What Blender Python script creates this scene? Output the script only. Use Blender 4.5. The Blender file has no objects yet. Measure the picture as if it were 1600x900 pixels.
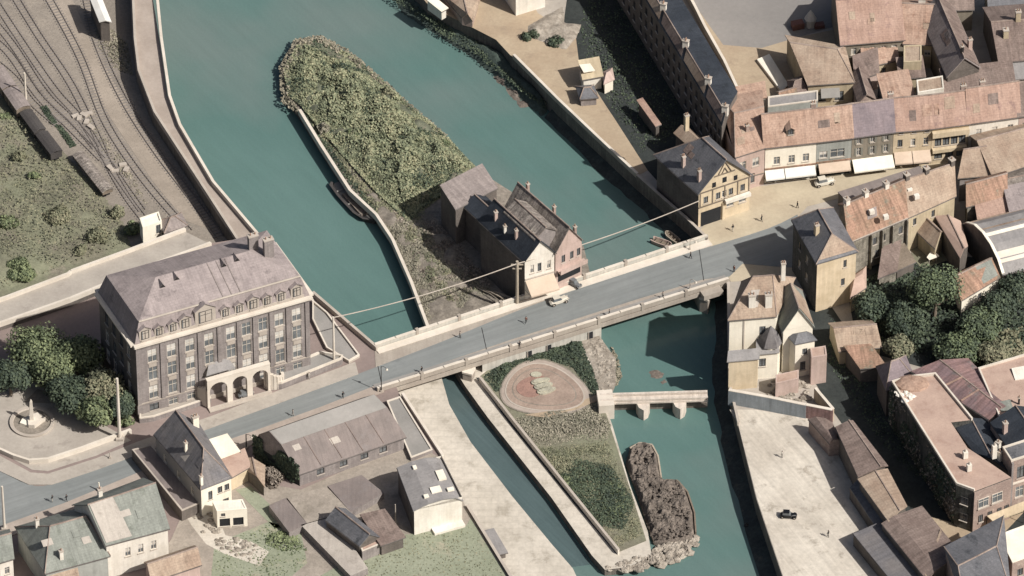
import bpy, bmesh, math, random
import numpy as np
from mathutils import Vector, Matrix, noise
R = math.radians
random.seed(7)
S = bpy.context.scene
# ---------------------------------------------------------------- camera, sky, sun
PITCH = R(42); LENS = 280.0; FPX = LENS / 36 * 1600; DIST = FPX / 8.0
cd = bpy.data.cameras.new('camera'); cam = bpy.data.objects.new('camera', cd)
S.collection.objects.link(cam); S.camera = cam
cd.lens = LENS; cd.sensor_width = 36; cd.clip_start = 10; cd.clip_end = 6000
cam.location = (0, -DIST * math.cos(PITCH), DIST * math.sin(PITCH))
cam.rotation_euler = (R(90) - PITCH, 0, 0)
SUN_EL = R(45); SX, SY = 0.84, -0.54
wd = bpy.data.worlds.new('World'); S.world = wd; wd.use_nodes = True
nt = wd.node_tree; sky = nt.nodes.new('ShaderNodeTexSky'); sky.sky_type = 'NISHITA'
sky.sun_disc = False; sky.sun_elevation = SUN_EL; sky.sun_rotation = math.atan2(SX, SY)
sky.dust_density = 5.0; sky.air_density = 1.0; sky.ozone_density = 1.0
bg = nt.nodes['Background']; bg.inputs[1].default_value = 0.06
nt.links.new(sky.outputs[0], bg.inputs[0])
sl = bpy.data.lights.new('sun', 'SUN'); sl.energy = 5.0; sl.angle = R(0.6); sl.color = (1.0, 0.955, 0.895)
so = bpy.data.objects.new('sun', sl); S.collection.objects.link(so)
sd = Vector((SX, SY, 0)).normalized() * math.cos(SUN_EL) + Vector((0, 0, math.sin(SUN_EL)))
so.rotation_euler = sd.to_track_quat('Z', 'Y').to_euler()
so.location = sd * 300
S.view_settings.view_transform = 'Standard'; S.view_settings.look = 'None'
S.view_settings.exposure = 0.16; S.view_settings.gamma = 1.0

# ---------------------------------------------------------------- plan coordinates
_F = Vector((0, math.cos(PITCH), -math.sin(PITCH))); _U = Vector((0, math.sin(PITCH), math.cos(PITCH)))
def W(u, v, z=0.0):
    d = _F * FPX + Vector((1, 0, 0)) * (u - 800) - _U * (v - 450)
    t = (z - cam.location.z) / d.z
    return cam.location + d * t
def WL(pts, z=0.0): return [W(u, v, z) for u, v in pts]

# ---------------------------------------------------------------- materials
def hexc(h):
    c = [int(h[i:i + 2], 16) / 255 for i in (0, 2, 4)]
    g = .3 * c[0] + .59 * c[1] + .11 * c[2]; c = [g + (x - g) * .8 for x in c]
    return tuple((x / 12.92 if x <= .04045 else ((x + .055) / 1.055) ** 2.4) for x in c) + (1,)
MATS = {}
def mat(name, a, b=None, scale=.25, fine=2.5, var=.3, rough=.85, bump=.3, tile=None, streak=0., spec=.3, mott=.0, mottc=None, metal=0., ang=None):
    """two colours mixed by a broad noise, a fine brightness noise, optional courses and streaks down the slope"""
    if name in MATS: return MATS[name]
    m = bpy.data.materials.new(name); m.use_nodes = True; t = m.node_tree; N = t.nodes; L = t.links
    p = N['Principled BSDF']; p.inputs['Roughness'].default_value = rough
    p.inputs['Specular IOR Level'].default_value = spec; p.inputs['Metallic'].default_value = metal
    g = N.new('ShaderNodeNewGeometry')
    def nz(sc, det=5, ro=.6, vec=None):
        n = N.new('ShaderNodeTexNoise'); n.inputs['Scale'].default_value = sc
        n.inputs['Detail'].default_value = det; n.inputs['Roughness'].default_value = ro
        L.new(vec or g.outputs['Position'], n.inputs['Vector']); return n.outputs[0]
    def mr(x, lo, hi, a0, a1):
        n = N.new('ShaderNodeMapRange'); L.new(x, n.inputs[0])
        for i, q in zip((1, 2, 3, 4), (lo, hi, a0, a1)): n.inputs[i].default_value = q
        return n.outputs[0]
    def mix(f, c1, c2, mode='MIX'):
        n = N.new('ShaderNodeMix'); n.data_type = 'RGBA'; n.blend_type = mode
        for s, q in ((0, f), (6, c1), (7, c2)):
            if isinstance(q, (float, int, tuple)): n.inputs[s].default_value = q
            else: L.new(q, n.inputs[s])
        return n.outputs[2]
    ca = hexc(a); cb = hexc(b or a)
    col = mix(mr(nz(scale), .38, .62, 0, 1), ca, cb)
    if mott:
        col = mix(mr(nz(mott, 8, .7), .56, .66, 0, .85), col, hexc(mottc))
    if ang is not None:
        mp = N.new('ShaderNodeMapping'); mp.inputs['Rotation'].default_value = (0, 0, -ang); L.new(g.outputs['Position'], mp.inputs[0])
        m2 = N.new('ShaderNodeMapping'); m2.inputs['Scale'].default_value = (.05, 1.1, 1); L.new(mp.outputs[0], m2.inputs[0])
        s = mr(nz(.8, 5, .65, m2.outputs[0]), .3, .7, .86, 1.12)
        cc = N.new('ShaderNodeCombineColor'); [L.new(s, cc.inputs[i]) for i in range(3)]
        col = mix(1.0, col, cc.outputs[0], 'MULTIPLY')
    br = mr(nz(fine, 8, .75), .3, .7, 1 - var, 1 + var)
    cc = N.new('ShaderNodeCombineColor'); [L.new(br, cc.inputs[i]) for i in range(3)]
    col = mix(1.0, col, cc.outputs[0], 'MULTIPLY')
    hgt = nz(fine * 2, 6, .7)
    if streak or tile:
        uv = N.new('ShaderNodeUVMap'); uv.uv_map = 'uv'
    if streak:
        mp = N.new('ShaderNodeMapping'); mp.inputs['Scale'].default_value = (1.6, .12, 1); L.new(uv.outputs[0], mp.inputs[0])
        s = mr(nz(1.0, 4, .6, mp.outputs[0]), .35, .7, 1 + streak * .6, 1 - streak)
        cc = N.new('ShaderNodeCombineColor'); [L.new(s, cc.inputs[i]) for i in range(3)]
        col = mix(1.0, col, cc.outputs[0], 'MULTIPLY')
    if tile:
        bt = N.new('ShaderNodeTexBrick'); L.new(uv.outputs[0], bt.inputs['Vector'])
        bt.inputs['Scale'].default_value = 1; bt.inputs['Brick Width'].default_value = tile[0]
        bt.inputs['Row Height'].default_value = tile[1]; bt.inputs['Mortar Size'].default_value = tile[1] * .09
        bt.inputs['Color1'].default_value = (1, 1, 1, 1); v = 1 - tile[2]; bt.inputs['Color2'].default_value = (v, v, v, 1)
        w = 1 - tile[2] * 1.6; bt.inputs['Mortar'].default_value = (w, w, w, 1)
        col = mix(1.0, col, bt.outputs[0], 'MULTIPLY')
        hgt = bt.outputs[0]
    L.new(col, p.inputs['Base Color'])
    if bump:
        bn = N.new('ShaderNodeBump'); bn.inputs['Strength'].default_value = bump; bn.inputs['Distance'].default_value = .15
        L.new(hgt, bn.inputs['Height']); L.new(bn.outputs[0], p.inputs['Normal'])
    MATS[name] = m; return m
M = {}
def dm(key, *a, **k): M[key] = mat(key, *a, **k)
dm('roof_pink', 'aa8a79', '9d7c6b', tile=(.8, .5, 0.09), streak=0.18, var=0.21, mott=.35, mottc='8f7168')
dm('roof_orange', 'ae8f7b', 'a07f6b', tile=(.8, .5, 0.11), streak=0.22, var=0.24, mott=.5, mottc='8c6a58')
dm('roof_tan', 'a8937e', '98806c', tile=(.8, .5, 0.09), streak=0.18, var=0.21, mott=.35, mottc='85705f')
dm('roof_brown', '85736a', '75635b', tile=(.8, .5, 0.11), streak=0.27, var=0.27, mott=.35, mottc='665750')
dm('roof_plum', '86777a', '776b6f', tile=(.9, .5, 0.09), streak=0.12, var=0.15, mott=.35, mottc='6a5f66')
dm('roof_mauve', '9b8e8b', '8d817f', tile=(.9, .55, 0.08), streak=0.15, var=0.15, mott=.35, mottc='746a69')
dm('roof_taupe', '90847f', '837874', tile=(.9, .55, 0.08), streak=0.18, var=0.18, mott=.35, mottc='6f6561')
dm('roof_slate', '6c6c70', '5f6065', tile=(.7, .45, 0.11), streak=0.15, var=0.24, rough=.6, mott=.35, mottc='3f4348')
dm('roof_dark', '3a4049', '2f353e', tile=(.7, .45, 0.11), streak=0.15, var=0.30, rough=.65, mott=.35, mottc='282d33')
dm('roof_green', '84887f', '7a7e76', tile=(.8, .5, 0.08), streak=0.18, var=0.18, mott=.35, mottc='6d7268')
dm('roof_red', '8a6a66', '755f61', tile=(.8, .5, 0.09), streak=0.38, var=0.24, mott=.35, mottc='6b6a68')
dm('roof_rust', 'a27c66', '8d705a', tile=(.8, .5, 0.11), streak=0.38, var=0.30, mott=.5, mottc='7d7b6a')
dm('roof_sheet', '80746f', '746a66', streak=.12, var=.1, mott=.3, mottc='7d7471')
dm('roof_pale', 'aba297', 'a0978d', streak=.1, var=.12, mott=.4, mottc='938a80')
dm('yard_earth', '9a8f82', '8b8175', scale=.2, fine=1.5, var=.2, bump=.3, mott=.25, mottc='80776a')
dm('wall_bluegrey', '858d92', '7b8388', var=.12, streak=.2, bump=.15, mott=.3, mottc='6f7679')
dm('rough_earth', '857c70', '70685d', scale=.4, fine=1.8, var=.4, bump=.8)
dm('shade_ledge', '3a4240', '2f3636', scale=.3, fine=1.5, var=.4, bump=.6, mott=.4, mottc='4a4a44')  # near-black tone that carries the shadow band at the water's edge
dm('roof_steel', '75706f', '69676a', tile=(.9, .5, 0.08), streak=0.18, var=0.18, mott=.35, mottc='5b5859')
dm('roof_flat', 'b19584', 'a5897a', var=.12, bump=.15, mott=.25, mottc='9c7d6d')
dm('roof_grey', '8c8886', '807d7c', var=0.15, bump=.1, streak=0.09, mott=.35, mottc='75716f')
dm('roof_ruin', '8f857c', '6f665f', var=.45, scale=.8, fine=3, streak=.5, bump=.8, mott=.6, mottc='a39a8c')
dm('wall_white', 'dad3c6', 'cdc5b6', var=.08, streak=.10, bump=.1)
dm('wall_bright', 'e6decb', 'dbd2be', var=.06, streak=.05, bump=.1)
dm('wall_cream', 'cdb999', 'bda988', var=.08, streak=.12, bump=.1)
dm('wall_sand', 'b8a888', 'a8977a', var=.1, streak=.15, bump=.15)
dm('wall_pink', 'b89f94', 'ac9488', var=.1, streak=.12, bump=.15)
dm('wall_teal', '9c9f98', '8f928b', var=.1, streak=.12, bump=.1)
dm('wall_brownish', '8a8070', '7c7364', var=.1, streak=.15, bump=.1)
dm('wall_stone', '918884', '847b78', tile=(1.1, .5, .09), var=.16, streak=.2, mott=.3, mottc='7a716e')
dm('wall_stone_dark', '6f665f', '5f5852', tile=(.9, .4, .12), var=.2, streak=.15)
dm('wall_brick', 'a89185', '988278', tile=(.5, .25, .15), var=.2, mott=.6, mottc='b8a595')
dm('wall_rubble', '8f887a', '6f6a5e', var=.4, scale=.6, fine=3, streak=.4, bump=.6)
dm('wall_vine', '565450', '464842', var=.5, scale=.4, fine=2.5, streak=.5, bump=.8)
dm('ridge', '9a887c', '7d6c62', var=.3)
dm('gutter', '6b6562', '57524f', var=.2)
dm('trim', 'b0a598', 'a3988b', var=.08, bump=.05)
dm('trim_light', 'cfc5b6', 'c2b7a7', var=.06, bump=.05)
dm('trim_dark', '4a4644', '403c3b', var=.2)
dm('glass', '72777a', '585d60', var=.25, rough=.12, spec=.6, bump=0)
dm('blind', 'c4c0b8', 'aaa69e', var=.06, bump=0)
dm('opening', '26282b', '202226', var=.3, bump=0)
dm('shutter', '7d7b70', '716f64', var=.1)
dm('awning_white', 'd8d6d0', 'ccc9c1', var=.05, bump=0)
dm('awning_peach', 'c4ae98', 'baa48e', var=.06, bump=0)
dm('asphalt', '7d8180', '757a79', scale=.05, fine=.8, var=.08, bump=.08, mott=.12, mottc='6f7474', ang=.456)
dm('asphalt_old', '87908f', '80898a', scale=.08, fine=.8, var=.07, bump=.08)
dm('pavement', 'a79e92', '9c9388', scale=.2, fine=1.5, var=.10, bump=.1, mott=.3, mottc='8f867c')
dm('pavement_pink', 'a4968a', '988a7e', scale=.2, fine=1.5, var=.10, bump=.1)
dm('sand', 'aa977c', '9f8a70', scale=.12, fine=1.5, var=.12, bump=.15, mott=.2, mottc='94816b')
dm('sand_bright', 'b5a78c', 'a89980', scale=.1, fine=1.2, var=.10, bump=.15)
dm('concrete', 'c2b9aa', 'b3aa9b', scale=.1, fine=.9, var=.16, bump=.15, mott=.2, mottc='9d9484', tile=(2.6, 1.7, .05))
dm('quay_surface', 'c2b9aa', 'b1a798', scale=.08, fine=.9, var=.16, bump=.15, mott=.22, mottc='958b7c', ang=-1.05)
dm('bed_brown', '9a8576', '8d796b', scale=.4, fine=2, var=.2, bump=.4)
dm('channel', '4c5f60', '455859', rough=.25, var=.06, bump=.05, spec=.5, scale=.05, ang=-.95)
dm('concrete_grey', '8e8a85', '83807b', scale=.15, fine=1.2, var=.12, bump=.15)
dm('square_grey', '7f7b77', '8a8580', scale=.04, fine=1., var=.08, bump=.1)
dm('plaza_brown', '8b7a74', '80706a', scale=.1, fine=1.5, var=.1, bump=.1)
dm('soil', '8a8074', '787064', scale=.3, fine=1.5, var=.3, bump=.5)
dm('soil_shade', '363b39', '2e3332', scale=.2, fine=1.2, var=.3, bump=.4)  # dark soil tone with standing shade put into the colour
dm('mud', '74695f', '5d544c', scale=.5, fine=1.5, var=.5, bump=1.0)
dm('ballast', '8c8276', '7f766b', scale=.07, fine=2.2, var=.25, bump=.4, mott=.1, mottc='958a7c')
dm('ballast_path', '9c8f80', '8e8274', scale=.15, fine=2.2, var=.16, bump=.25)
dm('rail', '736b65', '655d58', var=.2, rough=.6)
dm('sleeper', '807973', '77706a', var=.2)
dm('grass', '76785f', '706c5a', scale=.12, fine=1.2, var=.3, bump=.5, mott=.14, mottc='7d7566')
dm('lawn', '8a8f78', '80866e', scale=.15, fine=1.6, var=.22, bump=.3, mott=.2, mottc='96907a')
dm('scrub', '646853', '565a4a', scale=.2, fine=1., var=.5, bump=.8, mott=.3, mottc='6b6455')
dm('quay_wall', '7c7268', '6a625a', tile=(1.2, .45, .12), var=.2, streak=.3)
dm('quay_green', '46544c', '3b4844', scale=.3, fine=1.4, var=.5, streak=.3, bump=.8)
dm('bridge_stone', 'a09689', '958a7e', var=.1, streak=.1, bump=.1)
dm('bridge_white', 'b4aea2', 'a5a49b', var=.1, streak=.2, bump=.1)
dm('bridge_pink', 'c8bcae', 'b8ab9d', var=.12, streak=.2, bump=.2)
dm('iron_dark', '2c2a2a', '242324', var=.2, rough=.5)
dm('wood', '7d6f60', '6c6052', var=.3)
dm('wood_pale', 'a89b88', '988b79', var=.15)
dm('rock', 'a2988a', '857b6e', scale=.7, fine=2, var=.35, bump=.9)
dm('canvas', 'c9c3b8', 'bdb7ab', var=.08)
dm('skin', 'b08a74'); dm('cloth_dark', '2f3034', '262629'); dm('cloth_pale', 'a8a296', '98928a'); dm('cloth_rust', '7d5348', '6d473d')
dm('paint_black', '1e1f21', '18191b', rough=.25, var=.05, bump=0, spec=.5)
dm('paint_cream', 'c9c2b2', 'bfb8a8', rough=.3, var=.05, bump=0, spec=.5)
dm('paint_grey', '6e7072', '66686a', rough=.3, var=.05, bump=0, spec=.5)
dm('rubber', '1c1b1b', '161616', var=.1)
dm('flower_red', '9a7466', '8c6a5e', scale=.6, fine=2, var=.25, bump=.5)
dm('flower_pale', 'a8a48e', '969280', scale=.6, fine=2, var=.25, bump=.5)
def leafmat(name, a, b, c):
    m = bpy.data.materials.new(name); m.use_nodes = True; t = m.node_tree; N = t.nodes; L = t.links
    p = N['Principled BSDF']; p.inputs['Roughness'].default_value = .7; p.inputs['Specular IOR Level'].default_value = .2
    g = N.new('ShaderNodeNewGeometry'); r = N.new('ShaderNodeValToRGB'); e = r.color_ramp.elements
    n = N.new('ShaderNodeTexNoise'); n.inputs['Scale'].default_value = .22; n.inputs['Detail'].default_value = 5
    L.new(g.outputs['Position'], n.inputs['Vector'])
    ad = N.new('ShaderNodeMath'); ad.operation = 'MULTIPLY_ADD'; L.new(g.outputs['Random Per Island'], ad.inputs[0])
    ad.inputs[1].default_value = .45
    L.new(n.outputs[0], ad.inputs[2]); L.new(ad.outputs[0], r.inputs[0])
    e[0].position = .45; e[0].color = hexc(a); e[1].position = .95; e[1].color = hexc(c)
    x = e.new(.7); x.color = hexc(b)
    L.new(r.outputs[0], p.inputs['Base Color'])
    M[name] = m
leafmat('leaf_green', '48533c', '5f6b4a', '7d875c')
leafmat('leaf_deep', '2f3a31', '3d4a3b', '515d46')
leafmat('leaf_olive', '5f624c', '707257', '858064')
leafmat('leaf_thicket', '646c54', '7a8161', '949270')
leafmat('leaf_dry', '6a6656', '7d7764', '928a76')
leafmat('leaf_mid', '3c4739', '4e5c44', '66734f')
leafmat('leaf_scrub', '6a6858', '7d7867', '918a77')
leafmat('twig', '5a5148', '7d7266', '9b8f80')
def water_mat():
    m = bpy.data.materials.new('river_water'); m.use_nodes = True; t = m.node_tree; N = t.nodes; L = t.links
    p = N['Principled BSDF']; p.inputs['Roughness'].default_value = .22; p.inputs['IOR'].default_value = 1.33
    g = N.new('ShaderNodeNewGeometry')
    n = N.new('ShaderNodeTexNoise'); n.inputs['Scale'].default_value = .018; n.inputs['Detail'].default_value = 4
    L.new(g.outputs['Position'], n.inputs['Vector'])
    r = N.new('ShaderNodeValToRGB'); e = r.color_ramp.elements
    e[0].position = .36; e[0].color = hexc('60736f'); e[1].position = .64; e[1].color = hexc('557570'); x = e.new(.5); x.color = hexc('4f706b')
    L.new(n.outputs[0], r.inputs[0])
    ns = N.new('ShaderNodeTexNoise'); ns.inputs['Scale'].default_value = .5; ns.inputs['Detail'].default_value = 8; ns.inputs['Roughness'].default_value = .7
    ms_ = N.new('ShaderNodeMapping'); ms_.inputs['Rotation'].default_value = (0, 0, .95); ms2 = N.new('ShaderNodeMapping'); ms2.inputs['Scale'].default_value = (.12, 1, 1)
    L.new(g.outputs['Position'], ms_.inputs[0]); L.new(ms_.outputs[0], ms2.inputs[0]); L.new(ms2.outputs[0], ns.inputs['Vector'])
    mr_ = N.new('ShaderNodeMapRange'); L.new(ns.outputs[0], mr_.inputs[0])
    for i_, q_ in zip((1, 2, 3, 4), (.3, .7, .95, 1.05)): mr_.inputs[i_].default_value = q_
    cc_ = N.new('ShaderNodeCombineColor'); [L.new(mr_.outputs[0], cc_.inputs[i_]) for i_ in range(3)]
    mx_ = N.new('ShaderNodeMix'); mx_.data_type = 'RGBA'; mx_.blend_type = 'MULTIPLY'; mx_.inputs[0].default_value = 1
    nf = N.new('ShaderNodeTexNoise'); nf.inputs['Scale'].default_value = 2.2; nf.inputs['Detail'].default_value = 7; nf.inputs['Roughness'].default_value = .8; L.new(g.outputs['Position'], nf.inputs['Vector'])
    mf = N.new('ShaderNodeMath'); mf.operation = 'MULTIPLY_ADD'; mf.inputs[1].default_value = .3; mf.inputs[2].default_value = .85; L.new(nf.outputs[0], mf.inputs[0])
    mg = N.new('ShaderNodeMath'); mg.operation = 'MULTIPLY'; L.new(mf.outputs[0], mg.inputs[0]); L.new(mr_.outputs[0], mg.inputs[1]); [L.new(mg.outputs[0], cc_.inputs[i_]) for i_ in range(3)]
    L.new(r.outputs[0], mx_.inputs[6]); L.new(cc_.outputs[0], mx_.inputs[7]); L.new(mx_.outputs[2], p.inputs['Base Color'])
    n2 = N.new('ShaderNodeTexNoise'); n2.inputs['Scale'].default_value = 1.4; n2.inputs['Detail'].default_value = 6
    mp = N.new('ShaderNodeMapping'); mp.inputs['Scale'].default_value = (1, .5, 1); mp.inputs['Rotation'].default_value = (0, 0, .9)
    L.new(g.outputs['Position'], mp.inputs[0]); L.new(mp.outputs[0], n2.inputs['Vector'])
    b = N.new('ShaderNodeBump'); b.inputs['Strength'].default_value = .25; b.inputs['Distance'].default_value = .1
    L.new(n2.outputs[0], b.inputs['Height']); L.new(b.outputs[0], p.inputs['Normal'])
    return m
M['water'] = water_mat()

# ---------------------------------------------------------------- mesh helpers
def link(o, parent=None):
    S.collection.objects.link(o)
    if parent: o.parent = parent
    return o
def tag(o, label=None, cat=None, group=None, kind=None):
    if label: o['label'] = label
    if cat: o['category'] = cat
    if group: o['group'] = group
    if kind: o['kind'] = kind
    return o
def thing(name, label, cat, loc, group=None):
    o = bpy.data.objects.new(name, None); o.empty_display_size = .5; o.location = loc
    link(o); return tag(o, label, cat, group)
class MB:
    def __init__(s): s.v = []; s.f = []; s.m = []; s.ms = []
    def mi(s, k):
        if k not in s.ms: s.ms.append(k)
        return s.ms.index(k)
    def face(s, pts, k):
        n = len(s.v); s.v += [Vector(p) for p in pts]; s.f.append(list(range(n, n + len(pts)))); s.m.append(s.mi(k))
    def box(s, o, a, b, c, k):
        o, a, b, c = map(Vector, (o, a, b, c))
        if a.cross(b).dot(c) < 0: a, b = b, a
        P = [o, o + a, o + a + b, o + b]; Q = [p + c for p in P]
        n = len(s.v); s.v += P + Q; i = s.mi(k)
        for f in ((3, 2, 1, 0), (4, 5, 6, 7), (0, 1, 5, 4), (1, 2, 6, 5), (2, 3, 7, 6), (3, 0, 4, 7)):
            s.f.append([n + q for q in f]); s.m.append(i)
    def cbox(s, c, sx, sy, sz, k, rot=0.0, up=True):
        x = Vector((math.cos(rot), math.sin(rot), 0)); y = Vector((-x.y, x.x, 0)); c = Vector(c)
        s.box(c - x * sx / 2 - y * sy / 2, x * sx, y * sy, (0, 0, sz), k)
    def prism(s, poly, zt, zb, k, kside=None):
        P = [Vector((p[0], p[1], 0)) for p in poly]
        ar = sum(P[i].x * P[(i + 1) % len(P)].y - P[(i + 1) % len(P)].x * P[i].y for i in range(len(P)))
        if ar < 0: P.reverse()
        n = len(s.v); N = len(P)
        s.v += [Vector((p.x, p.y, zt)) for p in P] + [Vector((p.x, p.y, zb)) for p in P]
        s.f.append([n + i for i in range(N)]); s.m.append(s.mi(k))
        s.f.append([n + N + i for i in reversed(range(N))]); s.m.append(s.mi(kside or k))
        for i in range(N):
            j = (i + 1) % N; s.f.append([n + N + i, n + N + j, n + j, n + i]); s.m.append(s.mi(kside or k))
    def slab(s, pts, th, k):
        P = [Vector(p) for p in pts]
        nn = (P[1] - P[0]).cross(P[2] - P[0])
        if nn.z < 0: P.reverse()
        n = len(s.v); N = len(P); s.v += P + [p - Vector((0, 0, th)) for p in P]
        i0 = s.mi(k)
        s.f.append([n + i for i in range(N)]); s.m.append(i0)
        s.f.append([n + N + i for i in reversed(range(N))]); s.m.append(i0)
        for i in range(N):
            j = (i + 1) % N; s.f.append([n + N + i, n + N + j, n + j, n + i]); s.m.append(i0)
    def tube(s, pts, r, k, seg=6, r2=None, cap=True):
        pts = [Vector(p) for p in pts]; n = len(s.v); N = len(pts)
        for i, p in enumerate(pts):
            d = (pts[min(i + 1, N - 1)] - pts[max(i - 1, 0)]).normalized()
            a = d.orthogonal() if abs(d.z) > .9 else Vector((0, 0, 1)).cross(d)
            a.normalize(); b = d.cross(a)
            rr = r + ((r2 if r2 is not None else r) - r) * i / max(1, N - 1)
            for q in range(seg):
                t = 2 * math.pi * q / seg; s.v.append(p + a * rr * math.cos(t) + b * rr * math.sin(t))
        m_ = s.mi(k)
        for i in range(N - 1):
            for q in range(seg):
                w = (q + 1) % seg
                s.f.append([n + i * seg + q, n + i * seg + w, n + (i + 1) * seg + w, n + (i + 1) * seg + q]); s.m.append(m_)
        if cap:
            s.f.append([n + q for q in reversed(range(seg))]); s.m.append(m_)
            s.f.append([n + (N - 1) * seg + q for q in range(seg)]); s.m.append(m_)
    def lathe(s, c, prof, k, seg=16, sy=1.0):
        c = Vector(c); n = len(s.v); m_ = s.mi(k)
        for r, z in prof:
            for q in range(seg):
                t = 2 * math.pi * q / seg; s.v.append(c + Vector((r * math.cos(t), r * sy * math.sin(t), z)))
        for i in range(len(prof) - 1):
            for q in range(seg):
                w = (q + 1) % seg
                s.f.append([n + i * seg + q, n + i * seg + w, n + (i + 1) * seg + w, n + (i + 1) * seg + q]); s.m.append(m_)
        s.f.append([n + (len(prof) - 1) * seg + q for q in range(seg)]); s.m.append(m_)
    def mesh(s, name, origin=(0, 0, 0)):
        o = Vector(origin); me = bpy.data.meshes.new(name)
        me.from_pydata([tuple(p - o) for p in s.v], [], s.f)
        for k in s.ms: me.materials.append(M[k])
        me.polygons.foreach_set('material_index', s.m)
        uv = me.uv_layers.new(name='uv'); buf = np.zeros(len(me.loops) * 2)
        Z = Vector((0, 0, 1))
        for pl in me.polygons:
            nn = pl.normal
            h = Z.cross(nn)
            h = h.normalized() if h.length > 1e-3 else Vector((1, 0, 0))
            w = nn.cross(h)
            for li in pl.loop_indices:
                p = me.vertices[me.loops[li].vertex_index].co + o
                buf[li * 2] = p.dot(h); buf[li * 2 + 1] = p.dot(w)
        uv.data.foreach_set('uv', buf); me.update()
        return me
    def build(s, name, parent=None, origin=None):
        if origin is None: origin = parent_origin(parent)
        o = bpy.data.objects.new(name, s.mesh(name, origin)); return link(o, parent)
def parent_origin(p):
    o = Vector((0, 0, 0))
    while p is not None: o += p.location; p = p.parent
    return o
def solo(mb, name, label, cat, group=None, kind=None, org=None):
    """a thing that is one mesh: origin at its base"""
    if org is None:
        c = sum(mb.v, Vector()) / len(mb.v); org = Vector((c.x, c.y, min(p.z for p in mb.v)))
    o = bpy.data.objects.new(name, mb.mesh(name, org)); o.location = org; link(o)
    return tag(o, label, cat, group, kind)
def struct(name, pts, zt, zb, k, kside=None, kind='structure'):
    m = MB(); m.prism(WL(pts, zt), zt, zb, k, kside); o = m.build(name, None, (0, 0, 0)); o['kind'] = kind; return o
def smooth(pts, n=4):
    out = []; P = [Vector(p) for p in pts]
    for i in range(len(P) - 1):
        p0 = P[max(i - 1, 0)]; p1 = P[i]; p2 = P[i + 1]; p3 = P[min(i + 2, len(P) - 1)]
        for k in range(n):
            t = k / n
            out.append(.5 * ((2 * p1) + (p2 - p0) * t + (2 * p0 - 5 * p1 + 4 * p2 - p3) * t * t + (3 * p1 - p0 - 3 * p2 + p3) * t ** 3))
    out.append(P[-1]); return out
def inside(poly, X, Y):
    c = np.zeros(X.shape, bool); n = len(poly)
    for i in range(n):
        x1, y1 = poly[i][0], poly[i][1]; x2, y2 = poly[(i + 1) % n][0], poly[(i + 1) % n][1]
        if y1 == y2: continue
        c ^= ((y1 > Y) != (y2 > Y)) & (X < (x2 - x1) * (Y - y1) / (y2 - y1) + x1)
    return c
def edgedist(poly, X, Y):
    d = np.full(X.shape, 1e9); n = len(poly)
    for i in range(n):
        x1, y1 = poly[i][0], poly[i][1]; x2, y2 = poly[(i + 1) % n][0], poly[(i + 1) % n][1]
        dx, dy = x2 - x1, y2 - y1; t = np.clip(((X - x1) * dx + (Y - y1) * dy) / (dx * dx + dy * dy + 1e-9), 0, 1)
        d = np.minimum(d, np.hypot(X - x1 - t * dx, Y - y1 - t * dy))
    return d
def fbm(X, Y, f, seed=0, oct=4):
    rs = np.random.RandomState(seed); o = np.zeros(X.shape); a = 1.
    for i in range(oct):
        G = rs.rand(64, 64); x = X * f + 17.3 * i; y = Y * f + 9.1 * i
        xi = np.floor(x).astype(int); yi = np.floor(y).astype(int); fx = x - xi; fy = y - yi
        fx = fx * fx * (3 - 2 * fx); fy = fy * fy * (3 - 2 * fy)
        g = lambda a_, b_: G[a_ % 64, b_ % 64]
        o += a * ((g(xi, yi) * (1 - fx) + g(xi + 1, yi) * fx) * (1 - fy) + (g(xi, yi + 1) * (1 - fx) + g(xi + 1, yi + 1) * fx) * fy - .5)
        a *= .5; f *= 2
    return o
def bumpy(name, pts, z, k, amp=.6, freq=.3, cell=.5, lift=.05, rim=1.5, seed=1, kind='stuff', label=None, cat=None, base=0.0, world=False):
    """uneven ground: a fine grid inside the outline, raised by noise, sinking at the rim"""
    poly = pts if world else WL(pts, z)
    xs = [p[0] for p in poly]; ys = [p[1] for p in poly]
    gx = np.arange(min(xs) - cell, max(xs) + cell, cell); gy = np.arange(min(ys) - cell, max(ys) + cell, cell)
    X, Y = np.meshgrid(gx, gy); X = X + (np.random.RandomState(seed).rand(*X.shape) - .5) * cell * .5
    ins = inside(poly, X, Y); d = edgedist(poly, X, Y)
    sd_ = np.where(ins, d, -d)
    e = np.clip(sd_ / rim, 0, 1); e = e * e * (3 - 2 * e)
    Z = z + lift + e * (base + amp * (fbm(X, Y, freq, seed) + .5)) - np.where(ins, 0, .12)
    ok = sd_ > -cell * .8
    idx = -np.ones(X.shape, int); idx[ok] = np.arange(ok.sum())
    V = np.stack([X[ok], Y[ok], Z[ok]], 1)
    a, b, c, d4 = idx[:-1, :-1], idx[:-1, 1:], idx[1:, 1:], idx[1:, :-1]
    g = (a >= 0) & (b >= 0) & (c >= 0) & (d4 >= 0)
    F = np.stack([a[g], b[g], c[g], d4[g]], 1)
    me = bpy.data.meshes.new(name); me.from_pydata(V.tolist(), [], F.tolist()); me.materials.append(M[k])
    me.polygons.foreach_set('use_smooth', [kind is not None] * len(F)); me.update()
    o = link(bpy.data.objects.new(name, me)); return tag(o, label, cat, None, kind)
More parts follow.
